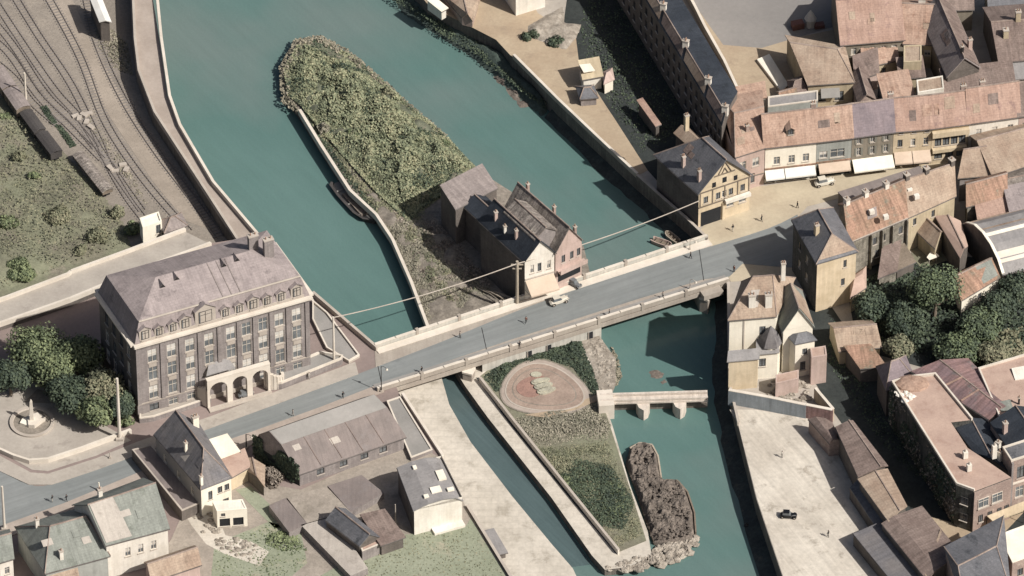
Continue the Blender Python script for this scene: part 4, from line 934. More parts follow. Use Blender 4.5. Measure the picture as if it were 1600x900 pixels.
for a, b in ((.24, .36), (.33, .40), (.60, .40), (.68, .42)): vent(P, a, b, 1.1)
P.chimney(.80, .55, 1.9, 1.0, 3.2, 'wall_stone'); P.chimney(.86, .42, 1.9, 1.0, 3.4, 'wall_stone')
for a in (.52, .57, .62):   # raised seams of the lighter roof strip
    m = MB(); m.slab([P.pt(a, .06, 4.7), P.pt(a + .006, .06, 4.7), P.pt(a + .006, .49, 7.65), P.pt(a, .49, 7.65)], .08, 'roof_taupe'); m.build('roof_seam', P.roof)
# curved entrance porch with three arches, glazed canopy
def arch_screen(parent, c, e, n, spans, hgt, depth, k, nm='porch_arch'):
    x = 0
    for (w, wall) in spans:
        m = MB(); R_ = w / 2 - wall; c0 = c + e * (x + w / 2); hs = hgt - R_ - .9
        m.box(c0 - e * w / 2, e * wall, n * depth, (0, 0, hs), k); m.box(c0 + e * (w / 2 - wall), e * wall, n * depth, (0, 0, hs), k)
        N = 8
        for i in range(N):
            t0, t1 = math.pi * i / N, math.pi * (i + 1) / N
            a0 = c0 - e * R_ * math.cos(t0) + Vector((0, 0, hs + R_ * math.sin(t0))); a1 = c0 - e * R_ * math.cos(t1) + Vector((0, 0, hs + R_ * math.sin(t1)))
            x0 = -w / 2 * math.cos(t0) if 0 < i else -w / 2; b0 = c0 + e * (-w / 2 + w * i / N) + Vector((0, 0, hgt)); b1 = c0 + e * (-w / 2 + w * (i + 1) / N) + Vector((0, 0, hgt))
            if i == 0: b0 = c0 - e * w / 2 + Vector((0, 0, hs)); 
            if i == N - 1: b1 = c0 + e * w / 2 + Vector((0, 0, hs))
            if i == 0: bb = [a0, a1, b1, c0 - e * w / 2 + Vector((0, 0, hgt)), b0]
            elif i == N - 1: bb = [a0, a1, b1, c0 + e * w / 2 + Vector((0, 0, hgt)), b0]
            else: bb = [a0, a1, b1, b0]
            m.face(bb, k); m.face([p + n * depth for p in reversed(bb)], k); m.face([a0, a0 + n * depth, a1 + n * depth, a1], k)
        m.box(c0 - e * w / 2 + Vector((0, 0, hgt)) - n * .1, e * w, n * (depth + .2), (0, 0, .3), 'trim_light'); m.build(nm, parent); x += w
eF = (P.c[1] - P.c[0]).normalized(); nF = Vector((-eF.y, eF.x, 0))
pc = W(322, 634, 0); pc.z = 0
arch_screen(P.o, pc - nF * 1.0, eF, nF, [(4.6, .5), (4.2, .6), (4.2, .5)], 7.0, .8, 'trim_light')
def curved_wall(parent, pts, hs, w, k, nm):
    Q = smooth([W(u, v, 0) for u, v in pts], 3); m = MB()
    for i in range(len(Q) - 1):
        e = (Q[i + 1] - Q[i]).normalized(); n = Vector((-e.y, e.x, 0)); h0 = hs[0] + (hs[1] - hs[0]) * i / (len(Q) - 1)
        m.box(Q[i], Q[i + 1] - Q[i] + e * .05, n * w, (0, 0, h0), k)
    m.build(nm, parent)
curved_wall(P.o, [(308, 600), (302, 612), (306, 626), (318, 634), (322, 636)], (2, 5.6), .55, 'trim_light', 'porch_wall')
curved_wall(P.o, [(438, 590), (440, 600), (432, 606), (420, 606), (416, 604)], (1.5, 5.6), .55, 'trim_light', 'porch_wall')
q = P.fpt('F', .47, 7.3, 1.2); m = MB(); m.slab([q - eF * 3, q + eF * 3, q + eF * 2 + nF * 1.2 + Vector((0, 0, 1.8)), q - eF * 2 + nF * 1.2 + Vector((0, 0, 1.8))], .15, 'roof_grey'); m.build('porch_roof', P.o)
m = MB(); m.box(pc - nF * 1.6, eF * 13, nF * .6, (0, 0, .3), 'trim'); m.build('step', P.o)
m = MB(); m.box(pc - nF * 2.2, eF * 13, nF * .6, (0, 0, .16), 'trim'); m.build('step', P.o)
# stone terraces either side of the porch
def block(name, label, cat, pts, zt, zb, k, kside=None, par=None, parts='wall'):
    Q = WL(pts, zt); t = thing(name, label, cat, (Q[0].x, Q[0].y, max(zb, -6))); m = MB(); m.prism(Q, zt, zb, k, kside); m.build(parts, t)
    if par:
        ar = sum(Q[i].x * Q[(i + 1) % len(Q)].y - Q[(i + 1) % len(Q)].x * Q[i].y for i in range(len(Q)))
        for i in range(len(Q)):
            a_, b_ = Q[i], Q[(i + 1) % len(Q)]; m = wallseg(a_, b_, .3, zt + par - i * .004, zt + .002, 'trim_light', 1 if ar > 0 else -1); m.build('coping', t)
    return t
block('entrance_terrace', 'sloping stone terrace left of the porch of the mansard building', 'terrace', [(218, 636), (292, 608), (318, 616), (330, 622), (240, 652), (218, 655)], 1.0, -.2, 'pavement', 'wall_stone', .3)
block('entrance_terrace', 'grey stone terrace right of the porch with a wide pale coping', 'terrace', [(420, 584), (500, 551), (536, 557), (534, 562), (440, 600), (420, 602)], 1.3, -.2, 'concrete_grey', 'wall_stone', .5)
block('stair_ramp', 'broad pale ramp descending beside the right end of the mansard building', 'ramp', [(488, 470), (512, 490), (562, 556), (545, 566), (510, 545), (488, 500)], .35, -.2, 'concrete_grey', 'trim', .4)
# ---- island houses
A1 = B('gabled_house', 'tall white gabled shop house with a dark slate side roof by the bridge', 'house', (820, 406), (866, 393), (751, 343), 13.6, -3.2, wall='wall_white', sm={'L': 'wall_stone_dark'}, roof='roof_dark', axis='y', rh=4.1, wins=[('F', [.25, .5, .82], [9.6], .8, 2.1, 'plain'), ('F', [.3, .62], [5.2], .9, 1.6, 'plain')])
A1.awning(.02, .98, 8.0, 1.5, 3.0, 'awning_peach'); A1.band('F', 0, 1, 8.3, 8.6, .2, 'trim')
A1.chimney(.34, .22, .5, .7, 1.8, 'wall_pink', 1); A1.chimney(.55, .15, .5, .6, 1.4, 'wall_white', 1); A1.chimney(.8, .22, .6, .6, 1.7, 'wall_pink', 1)
A2 = B('gabled_house', 'pinkish gabled house with a weathered brown roof next to the white shop house', 'house', (868, 393), (909, 374), (790, 325), 13.6, -3.2, wall='wall_pink', roof='roof_ruin', axis='y', rh=4.9, wins=[('F', [.3, .62, .88], [9.8], .85, 1.9, 'dark')])
A2.band('F', .05, 1.08, 8.2, 8.5, 1.4, 'wall_pink', 'balcony'); A2.band('F', .05, 1.08, 8.5, 9.2, 1.4, 'wall_pink', 'balcony_rail', 1.3); A2.band('F', .1, .95, 5.3, 7.6, .05, 'opening', 'shop_window')
A2.chimney(.06, .85, .5, .6, 1.6, 'wall_brick', 1); A2.chimney(.5, .9, .5, .6, 2.2, 'wall_brick', 1); A2.chimney(.95, .75, .5, .6, 2.0, 'wall_brick', 1)
B('cross_gable', 'weathered cross-gabled roof rising between the two gabled shop houses', 'house', (836, 372), (868, 358), (790, 330), 17.4, -3.2, wall='wall_stone', roof='roof_ruin', axis='y', rh=1.8, over=.3)
A3 = B('rear_house', 'low-pitched brown roofed rear building at the edge of the overgrown island', 'house', (712, 326), (776, 293), (689, 297), 9.5, -3.2, wall='wall_stone_dark', roof='roof_taupe', prof=[(0, 0, 0), (1, 1.2, 0)], over=.2, wins=[('F', [.3, .7], [5], 1, 1.6, 'dark')])
B('rear_house', 'dark shaded linking house between the brown roof and the shop houses', 'house', (770, 360), (800, 345), (728, 322), 9.0, -3.2, wall='wall_stone_dark', roof='roof_dark', axis='y', rh=1.6)
m = MB(); c = W(808, 474, 0); m.tube([(c.x, c.y, -3.2), (c.x, c.y, 11)], .35, 'wood_pale', 8, .28); m.box((c.x - 1.2, c.y - .1, 10), (2.4, 0, 0), (0, .2, 0), (0, 0, .25), 'wood_pale'); m.box((c.x - .9, c.y - .1, 9), (1.8, 0, 0), (0, .2, 0), (0, 0, .2), 'wood_pale'); solo(m, 'utility_pole', 'thick pale wooden pole in front of the white shop house', 'pole', org=Vector((c.x, c.y, -3.2)))
# fallen timber and wires at the foot of the shop houses
rs = random.Random(3)
for i in range(14):
    a = W(700 + rs.uniform(0, 95), 440 + rs.uniform(0, 30), -3); a = W(745 + i * 3.2, 450 + i * 1.4, -2.8); b = W(795 + rs.uniform(-12, 10), 466 + rs.uniform(-4, 8), -1.6)
    m = MB(); m.tube([a, (a + b) / 2 + Vector((0, 0, .5)), b], .09, 'wood_pale', 5); m.build('branch', None, (0, 0, 0))['kind'] = 'stuff'
# ---- half-timbered house on the east bank
D = B('half_timbered_house', 'tall half-timbered cream house with a grey roof at the east end of the bridge', 'house', (1092, 298), (1172, 271), (1027, 240), 9.6, -.1, wall='wall_cream', roof='roof_slate', axis='y', rh=6.2, hip=(0, .45), skirt=4.8, sm={'L': 'wall_stone_dark'}, over=.5,  # shade on the west wall is put into its darker colour
      wins=[('F', [.14, .38, .63, .86], [5.7], 1.0, 1.7, 'dark'), ('F', [.5], [5.7], 1.0, 1.7, 'plain'), ('F', [.62, .86], [2.7], 1.6, 2.3, 'plain')])
D.band('F', 0, 1, 8.6, 8.9, .12, 'wood', 'timber'); D.band('F', 0, 1, 4.9, 5.2, .12, 'wood', 'timber'); D.band('F', .5, .99, 4.4, 5.15, .9, 'wall_white', 'balcony', .13)
for x in (.02, .26, .5, .75, .97): D.band('F', x, x + .02, 5.2, 8.6, .1, 'wood', 'timber')
D.band('F', .05, .44, -.1, 3.6, .06, 'opening', 'gateway'); D.band('F', .46, .5, -.1, 4.4, .3, 'wall_cream', 'pillar')
for x0, x1, v0, v1 in ((.38, .5, 12.2, 15.0), (.62, .5, 12.2, 15.0), (.44, .5, 12.0, 13.4), (.56, .5, 12.0, 13.4)):
    m = MB(); m.tube([D.fpt('F', x0, v0, .08), D.fpt('F', x1, v1, .08)], .12, 'wood', 5); m.build('timber', D.o)
D.band('F', .3, .7, 11.8, 12.05, .14, 'wood', 'timber'); D.band('F', .46, .54, 9.6, 10.9, .06, 'opening', 'attic_window'); D.band('F', .26, .33, 9.2, 10.4, .06, 'opening', 'attic_window'); D.band('F', .68, .75, 9.2, 10.4, .06, 'opening', 'attic_window')
D.chimney(.12, .1, .6, .9, 2.4, 'wall_pink'); D.chimney(.5, .1, .6, .9, 2.4, 'wall_pink'); D.chimney(.9, .48, .8, .8, 2.8, 'wall_cream')
B('lean_to', 'small tan roofed lean-to behind the half-timbered house', 'outbuilding', (1078, 226), (1098, 219), (1056, 207), 6.5, -.1, wall='wall_stone_dark', roof='roof_tan', rh=1.2, axis='y')
# ---- long street row
def rowx(u0, v0, u1, v1, label, wall, roof, wins, back=(-8, -47), h=10., **k):
    return B('row_house', label, 'row house', (u0, v0), (u1, v1), (u0 + back[0], v0 + back[1]), h, -.05, wall=wall, roof=roof, rh=k.pop('rh', 4.2), over=.45, group='row houses along the shopping street', wins=wins, **k)
H1 = rowx(1196, 227, 1276, 218, 'white row house with three square windows and a roof dormer at the street corner', 'wall_bright', 'roof_orange', [('F', [.23, .52, .80], [4.6], 1.3, 2.0, 'plain')])
H1.awning(.0, .37, 3.5, 1.2, 1.6); H1.awning(.385, .98, 3.5, 1.2, 1.6); H1.dormer(.5, .12, 1.6, 1.5, 'wood', 'roof_orange'); H1.band('F', 0, 1, 3.5, 3.9, .15, 'roof_rust'); H1.band('F', .03, .97, .2, 2.6, .04, 'opening', 'shop_front')
H2 = rowx(1276.5, 218, 1331, 211.5, 'narrow grey-green row house with a wide arched first-floor window', 'wall_teal', 'roof_orange', [('F', [.6], [4.7], 2.9, 2.2, 'plain'), ('F', [.2], [4.9], 1.6, 1.8, 'blind')])
H2.awning(.06, .96, 3.6, 1.2, 1.5, 'awning_peach'); H2.band('F', .03, .97, .2, 2.5, .04, 'opening', 'shop_front'); H2.band('F', 0, 1, 3.7, 4.1, .15, 'roof_rust')
H3 = rowx(1331.5, 211, 1396, 202.5, 'brownish shuttered row house under the plum-coloured slate roof', 'wall_brownish', 'roof_plum', [('F', [.17, .5, .83], [7.4], .85, 1.7, 'shutter'), ('F', [.17, .5, .83], [4.4], .85, 2.0, 'shutter')])
H3.awning(.02, 1.0, 3.5, 1.3, 2.3, 'wall_bright'); H3.band('F', .03, .97, .2, 2.4, .04, 'opening', 'shop_front')
H4 = rowx(1396.5, 202, 1456, 197, 'pale yellow row house with three narrow upper windows and peach awnings', 'wall_cream', 'roof_pink', [('F', [.18, .52, .86], [5.2], 1.0, 1.9, 'plain'), ('F', [.2, .54, .88], [8.6], .9, .9, 'dark')])
H4.awning(.03, .49, 3.9, 1.3, 2.0, 'awning_peach'); H4.awning(.51, .98, 3.9, 1.3, 2.0, 'awning_peach'); H4.band('F', .03, .97, .2, 2.4, .04, 'opening', 'shop_front')
H5 = rowx(1456.5, 197, 1514, 189.5, 'row house with a cream balcony above a dark glazed shop floor', 'wall_cream', 'roof_pink', [('F', [.18, .4, .62, .84], [4.5], 1.35, 2.3, 'dark'), ('F', [.2, .5, .8], [1.2], 1.6, 2.0, 'dark')])
H5.band('F', 0, 1, 7.4, 8.6, .9, 'wall_cream', 'balcony'); H5.band('F', .02, .95, 3.4, 4.2, .9, 'wall_cream', 'balcony')
H6 = rowx(1514.5, 189, 1592, 178, 'cream white row house with three small windows near the right edge', 'wall_white', 'roof_pink', [('F', [.2, .52, .84], [5.4], 1.15, 2.1, 'plain')], rh=4.6)
H7 = rowx(1592.5, 178, 1690, 164, 'pinkish row house cut off by the right edge of the picture', 'wall_pink', 'roof_brown', [('F', [.1, .5], [5.4], 1.15, 2.1, 'plain')])
for hh_, a in ((H1, .98), (H3, .98), (H5, .9), (H6, .3)): hh_.chimney(a, .55, 1.0, .7, 1.4)
for hh_ in (H1, H2, H3, H4, H5, H6): hh_.band('F', 0, 1, 9.4, 9.75, .25, 'trim', 'cornice')
H0 = B('corner_house', 'pink corner house with a wide brown tiled roof left of the street row', 'house', (1150, 243), (1195, 229), (1120, 165), 10, -.1, BR=(1188, 152), wall='wall_pink', roof='roof_orange', prof=[(0, 0, 0), (.6, 2.6, 1), (1, 1.6, .6)], hip=(.25, .0), wins=[('F', [.25, .7], [5.6], 1.5, 2.2, 'plain'), ('F', [.6], [1.5], .9, 2.4, 'dark')])
H0.chimney(.5, .3, .6, .6, 1.5)
B('street_gable', 'small low shop with a peach front beside the pink corner house', 'shop', (1150, 278), (1190, 268), (1140, 262), 3.4, -.05, wall='awning_peach', roof='roof_tan', prof=[(0, 0, 0), (1, .8, 0)], wins=[('F', [.5], [.6], 2, 2, 'dark')])
# ---- long dark terrace
def longrow(fl, fr, bl, segs, labels, **k):
    out = []
    for i in range(len(segs) - 1):
        s0, s1 = segs[i], segs[i + 1]; a = lerp(fl, bl, s0); b = lerp(fr, (fr[0] + bl[0] - fl[0], fr[1] + bl[1] - fl[1]), s0); c = lerp(fl, bl, s1)
        out.append(B('terrace_house', labels[i], 'terrace house', a, b, c, group='dark terrace of houses in the shade', **k))
    return out
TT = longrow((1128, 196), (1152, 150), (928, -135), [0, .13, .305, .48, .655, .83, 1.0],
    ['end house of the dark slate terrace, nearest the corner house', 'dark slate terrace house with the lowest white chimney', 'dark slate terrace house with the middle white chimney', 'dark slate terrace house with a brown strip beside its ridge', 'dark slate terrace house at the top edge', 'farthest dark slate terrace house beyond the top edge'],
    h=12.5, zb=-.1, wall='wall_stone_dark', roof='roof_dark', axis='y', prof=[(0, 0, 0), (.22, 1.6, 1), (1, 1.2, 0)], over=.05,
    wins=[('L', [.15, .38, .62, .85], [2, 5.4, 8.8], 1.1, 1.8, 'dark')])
lowwall('garden_wall', 'pale wall between the dark slate terrace and the open square', 'wall', [(1068, -20), (1085, 12), (1100, 42), (1130, 95), (1152, 142)], -.1, 1.6, .4, 'trim', 'trim_light')
for i, b in enumerate(TT):
    b.chimney(.04, .24, .7, 1.2, 1.4, 'wall_white', 2)
    m = MB(); m.slab([b.pt(.08, .02, .25), b.pt(.98, .02, .25), b.pt(.98, .21, 1.75), b.pt(.08, .21, 1.75)], .1, 'roof_tan' if i % 2 else 'roof_brown'); m.build('roof_strip', b.roof)
# ---- roofs behind the row
R1 = B('warehouse', 'big tan hipped warehouse roof on the edge of the grey square', 'warehouse', (1263, 131), (1333, 127), (1230, 60), 6.0, -.1, BR=(1318, 76), wall='wall_sand', roof='roof_tan', prof=[(0, 0, 0), (.8, 1.2, 1), (1, .6, 0)], hip=(.0, .15), wins=[('F', [.3, .7], [1.2], 1.8, 2.4, 'dark')])
m = MB(); m.slab([R1.fpt('F', .28, 4.6, .05), R1.fpt('F', .7, 4.6, .05), R1.fpt('F', .7, 3.2, 1.4), R1.fpt('F', .28, 3.2, 1.4)], .08, 'concrete_grey'); m.build('awning', R1.o)
R2 = B('long_house', 'long house with a big pink tiled roof and grey walls behind the row', 'house', (1315, 68), (1412, 60), (1300, -15), 7.5, -.1, wall='wall_brownish', roof='roof_pink', rh=4.4, wins=[('F', [.2, .33, .5, .68, .85], [4.2], 1.1, 1.8, 'plain'), ('F', [.3, .5, .7], [.8], 1.2, 1.9, 'dark')])
R2.chimney(.5, .6, 1.2, .6, 1.2)
R3 = B('long_house', 'pale pink roofed house joining the end of the long house', 'house', (1413, 66), (1462, 68), (1408, -8), 6.5, -.1, wall='wall_sand', roof='roof_orange', rh=4, wins=[('F', [.3, .75], [3.2], 1.3, 1.5, 'blind')])
R3.chimney(.6, .56, 1.4, .7, 1.2, 'wall_white')
R4 = B('side_gable_house', 'house with one dark grey and one brown roof slope, gable facing the row', 'house', (1481, 117), (1530, 104), (1440, 22), 8, -.1, wall='wall_stone_dark', roof='roof_taupe', axis='y', rh=3.6, wins=[('F', [.3, .7], [4], 1, 1.6, 'dark')])
m = MB(); m.slab([R4.pt(0, 1.02, .15), R4.pt(1, 1.02, .15), R4.pt(1, .52, 3.65), R4.pt(0, .52, 3.65)], .08, 'roof_brown'); m.build('roof_slope', R4.roof); R4.chimney(.25, .9, .8, .8, 2.6, 'wall_pink'); R4.chimney(.08, .5, .5, .5, 1.5, 'iron_dark', 1)
R5 = B('brown_roof_house', 'broad brown roofed house with a pale chimney in the top right corner', 'house', (1562, 95), (1650, 88), (1538, 12), 6.5, -.1, wall='wall_stone_dark', roof='roof_brown', rh=3.2, roff=.5)
R5.chimney(.18, .3, 1.0, 1.0, 1.8, 'wall_sand', 1); R5.chimney(.45, .5, 1.0, 1.0, 2.2, 'wall_sand', 2)
B('back_building', 'low brown tiled back building at the foot of the grey-walled long house', 'outbuilding', (1337, 124), (1372, 112), (1334, 98), 4.5, -.1, wall='wall_pink', roof='roof_brown', prof=[(0, 0, 0), (1, 1.6, 0)])
B('back_building', 'little tan lean-to with dark stains under the long house windows', 'outbuilding', (1350, 103), (1402, 92), (1347, 86), 4.2, -.1, wall='wall_sand', roof='roof_orange', prof=[(0, 0, 0), (1, 1.5, 0)], wins=[('F', [.3, .6], [1], 1, 1.6, 'dark')])
B('back_building', 'brown mono-pitch roof with a tan wall above, middle of the back courts', 'outbuilding', (1407, 121), (1444, 118), (1402, 100), 4.5, -.1, wall='wall_sand', roof='roof_brown', prof=[(0, 0, 0), (1, 1.4, 0)])
B('back_building', 'tall narrow tan back house between the long house and the courtyards', 'outbuilding', (1412, 98), (1440, 97), (1412, 72), 7.0, -.1, wall='wall_sand', roof='roof_tan', flat=True, par=.2, endk='wall_sand')
B('back_building', 'brown tiled roof with a white edge directly behind the shuttered row house', 'outbuilding', (1383, 157), (1428, 150), (1372, 128), 5.5, -.1, wall='wall_teal', roof='roof_orange', prof=[(0, 0, 0), (1, 1.8, 0)])
B('back_building', 'small grey and white box with a row of dark windows behind the yellow house', 'outbuilding', (1434, 146), (1475, 139), (1432, 126), 7, -.1, wall='wall_white', roof='roof_tan', flat=True, par=.2, endk='wall_white', wins=[('F', [.3, .6, .85], [4.2], 1.2, 1.8, 'dark')])
B('back_building', 'long brown roof lying right behind the ridge of the row', 'outbuilding', (1476, 143), (1585, 130), (1470, 118), 5.5, -.1, wall='wall_brownish', roof='roof_brown', prof=[(0, 0, 0), (1, 1.5, 0)])
B('back_building', 'grey roofed outbuilding between two dark yards at the right edge', 'outbuilding', (1570, 124), (1680, 112), (1562, 98), 5.0, -.1, wall='wall_white', roof='roof_grey', prof=[(0, 0, 0), (1, 1.2, 0)])
B('back_building', 'dark brown side building leaning against the tan warehouse', 'outbuilding', (1342, 158), (1366, 152), (1330, 118), 5, -.1, wall='wall_brick', roof='roof_brown', axis='y', rh=1.5)
B('back_building', 'grey-brown hipped roof in front of the tan warehouse', 'outbuilding', (1236, 152), (1262, 143), (1232, 126), 4.0, -.1, wall='wall_sand', roof='roof_brown', rh=1.6, hip=(.3, .3))
B('back_building', 'small brown roof just behind the dormer of the white row house', 'outbuilding', (1222, 160), (1245, 153), (1215, 143), 3.8, -.1, wall='wall_teal', roof='roof_rust', rh=1.3)
B('back_building', 'low reddish roof left of the courtyard wall', 'outbuilding', (1155, 158), (1196, 150), (1152, 143), 4.5, -.1, wall='wall_white', roof='roof_orange', prof=[(0, 0, 0), (1, 1, 0)])
B('back_building', 'grey flat roof wedged behind the left end of the row', 'outbuilding', (1200, 168), (1278, 158), (1200, 152), 5.2, -.1, wall='wall_teal', roof='roof_grey', flat=True, par=.25)
m = MB(); m.slab(WL([(1184, 92), (1202, 84), (1232, 132), (1222, 142)], .6), .1, 'wall_bright'); m.slab(WL([(1184, 92), (1222, 142), (1221, 143), (1183, 93)], .6), .7, 'wall_white'); solo(m, 'sunlit_court', 'sunlit triangular court beside the tan warehouse, its sunlight put in as white', 'court')  # sunlit patch of the court, its light put in as a white slab
for (fl, fr, bl, l, rk) in (((1330, 18), (1360, 12), (1322, -30), 'brown roof touching the top edge left of the long house chimney', 'roof_brown'), ((1366, 14), (1395, 10), (1362, -24), 'grey weathered roof touching the top edge above the long house', 'roof_ruin'),
                             ((1398, 14), (1436, 12), (1392, -20), 'pale brown roof touching the top edge beside the dark gap', 'roof_tan'), ((1462, 14), (1520, 12), (1458, -20), 'wide brown roof touching the top edge near the right', 'roof_brown'), ((1546, 10), (1620, 6), (1540, -30), 'grey slate roof in the extreme top right corner', 'roof_slate')):
    B('far_house', l, 'house', fl, fr, bl, 6, -.1, wall='wall_brownish', roof=rk, rh=2.5)
# top centre quay buildings
B('quay_house', 'pale plastered building with a sandy roof at the top above the promenade', 'house', (806, -52), (852, -66), (780, -90), 13, -.1, wall='wall_white', roof='roof_tan', rh=1.6)
B('quay_house', 'tan sloping roofed boathouse at the top edge by the river wall', 'boathouse', (722, 26), (738, 30), (690, -14), 2.2, -.1, BR=(750, -12), wall='wall_brick', roof='roof_tan', prof=[(0, 0, 0), (.5, 1.4, 1), (1, 0, 0)], axis='y')
B('quay_shed', 'long white roofed hut on top of the river wall at the top edge', 'hut', (690, 16), (697, 12), (668, 0), 2.6, -.1, wall='wall_white', roof='wall_bright', prof=[(0, 0, 0), (1, .3, 0)])
B('kiosk', 'kiosk with a white front roof and tan side on the promenade', 'kiosk', (912, 122), (940, 117), (906, 103), 3.6, -.1, wall='wall_white', roof='wall_sand', prof=[(0, 0, 0), (1, 1.2, 0)])
m = MB(); m.slab(WL([(905, 101), (922, 99), (930, 110), (912, 113)], 4.6), .15, 'wall_bright'); m.tube([W(908, 104, 4.5), W(908, 104, 4.5) - Vector((0, 0, 4.5))], .1, 'trim', 5); m.tube([W(925, 108, 4.5), W(925, 108, 4.5) - Vector((0, 0, 4.5))], .1, 'trim', 5); solo(m, 'canopy', 'small white canopy leaning over the promenade kiosk', 'canopy')
B('kiosk', 'tiny white and pink hut in the shade right of the promenade kiosk', 'kiosk', (945, 128), (958, 122), (942, 113), 3.2, -.1, wall='wall_bright', roof='wall_pink', rh=.9, hip=(.3, .3))
B('kiosk', 'grey hipped shelter below the promenade kiosk', 'shelter', (908, 152), (932, 150), (902, 135), 2.4, -.1, wall='wall_stone', roof='roof_slate', rh=1.0, hip=(.3, .3))
for i, (u, v, l) in enumerate(((828, 58, 'dark rounded shrub left of the rocky mound by the promenade'), (868, 68, 'dark rounded shrub on the promenade edge, right of its neighbour'))): bush(u, v, -.1, 1.9, 1.6, 700, 'leaf_deep', l, group='promenade shrubs', seed=60 + i)
bumpy('rock_garden', [(822, 40), (850, 25), (880, 10), (885, 35), (910, 38), (905, 55), (885, 80), (850, 68), (826, 58)], -.1, 'rock', 1.2, .3, .6, .02, 1.5, 40, 'structure')
B('garden_shed', 'narrow shed with a pinkish roof strip in the shade near the half-timbered house', 'shed', (1025, 195), (1030, 193), (998, 160), 3.4, -.1, wall='wall_stone_dark', roof='roof_pink', prof=[(0, 0, 0), (1, .5, 0)])
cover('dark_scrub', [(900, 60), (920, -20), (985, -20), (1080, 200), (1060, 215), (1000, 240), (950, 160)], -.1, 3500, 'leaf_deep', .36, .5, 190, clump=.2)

def patches(bd, n, kk, seed):
    r_ = random.Random(seed)
    for i in range(n):
        a0 = r_.uniform(.05, .8); b0 = r_.uniform(.06, .3); w_ = r_.uniform(.8, 2.4) / bd.la; h_ = r_.uniform(.7, 1.8) / bd.lb; b1 = min(b0 + h_, .46)
        m = MB(); m.slab([bd.pt(a0, b0, bd.rz(b0) + .12), bd.pt(a0 + w_, b0, bd.rz(b0) + .12), bd.pt(a0 + w_, b1, bd.rz(b1) + .12), bd.pt(a0, b1, bd.rz(b1) + .12)], .07, r_.choice(kk)); m.build('tile_patch', bd.roof)
for i, bd in enumerate((H1, H2, H4, H5, H6, R2, R3, R4, D, H0)): patches(bd, 2 + i % 2, [bd.rk, 'roof_brown', 'roof_tan', 'roof_orange'] if i != 8 else ['roof_plum', 'roof_brown'], 500 + i)

m = MB()
for q0, q1 in (((.037, .055), (.963, .055)), ((.037, .055), (.037, .945))): m.tube([P.pt(q0[0], q0[1], 4.6), P.pt(q1[0], q1[1], 4.6)], .2, 'trim', 6)
m2 = MB(); m2.v, m2.f, m2.m, m2.ms = m.v[:12], m.f[:8], m.m[:8], m.ms; m2.build('roof_moulding', P.roof)
# ---- tower house
E = B('tower_house', 'tall cream tower house with a dark slate hipped roof at the street corner', 'house', (1277, 409), (1338, 391), (1240, 343), 13.2, -.1, wall='wall_cream', roof='roof_slate', axis='y', rh=3.3, hip=(.22, .2), over=.35, sm={'L': 'wall_vine'},
      wins=[('F', [.72], [9.6], .7, 1.9, 'dark'), ('F', [.68], [5.0], .8, 1.8, 'dark'), ('L', [.3, .6], [4, 8.5], 1, 1.7, 'plain')])
m = MB(); m.slab([E.pt(.0, .03, .3), E.pt(.0, .97, .3), E.pt(.215, .51, 3.35), E.pt(.215, .49, 3.35)], .07, 'roof_tan'); m.build('roof_slope', E.roof)
E.chimney(.45, .25, .8, .9, 2.2, 'wall_cream')
B('lean_to', 'round-roofed sandy outhouse built against the tower house', 'outbuilding', (1330, 462), (1352, 447), (1330, 432), 4.5, -.1, wall='wall_sand', roof='roof_flat', prof=[(0, 0, 0), (.25, 1., .4), (.5, 1.3, .7), (.75, 1., .4), (1, 0, 0)], hip=(.3, .3))
# ---- ruined-looking tiled row south of the street
F1 = B('tiled_house', 'old house with mottled reddish tiles and tall crumbling rear walls', 'house', (1327, 376), (1417, 338), (1312, 318), 9.5, -.1, BR=(1404, 280), wall='wall_rubble', roof='roof_rust', rh=4.6, wins=[('F', [.45, .6, .9], [5.6], .9, 1.8, 'dark'), ('F', [.5, .75], [2], .9, 1.9, 'dark')])
F2 = B('tiled_house', 'long house with a smooth tan tiled roof right of the mottled one', 'house', (1418, 337), (1492, 304), (1405, 280), 9.5, -.1, BR=(1484, 262), wall='wall_sand', roof='roof_tan', rh=4.6, wins=[('F', [.16, .55], [6.2], .8, 1.7, 'dark')])
for a, bd in ((.03, F1), (.35, F1), (.70, F1), (.05, F2), (.45, F2), (.97, F2)): bd.chimney(a, .52, .9, 1.1, 1.2, 'wall_white' if bd is F1 else 'wall_stone_dark', 1)
for x in (.36, .55, .73, .98): F1.band('F', x, x + .02, -.1, 9.0, .7, 'wall_rubble', 'buttress')
F1.band('F', 0, 1, 9.0, 9.35, .35, 'trim'); 
for i, (u, v) in enumerate(((1362, 330), (1384, 338), (1421, 296), (1432, 306))):
    p = W(u, v, 12.5); m = MB(); m.cbox(p - Vector((0, 0, .6)), 1.0, .8, .9, 'wall_white', .4); m.build('skylight', (F1 if i < 2 else F2).roof, None)
B('street_arcade', 'low taupe roof strip on the street side of the tiled houses', 'outbuilding', (1322, 312), (1448, 272), (1310, 302), 3.2, -.05, wall='wall_brownish', roof='roof_sheet', prof=[(0, 0, 0), (1, .3, 0)], over=.1)
B('garden_shed', 'square plank-roofed shed with a pale hatch in the back gardens', 'shed', (1402, 420), (1428, 408), (1386, 398), 2.8, -.1, wall='wall_stone_dark', roof='wood', prof=[(0, 0, 0), (1, .6, 0)])
B('garden_shed', 'brown sloping roof against the crumbling rear walls', 'shed', (1374, 432), (1400, 422), (1380, 396), 3.0, -.1, wall='wall_rubble', roof='roof_brown', prof=[(0, 0, 0), (1, 1.5, 0)])
sheet('back_garden', [(1418, 345), (1470, 320), (1480, 380), (1495, 402), (1440, 420), (1425, 400)], -.02, 'grass')
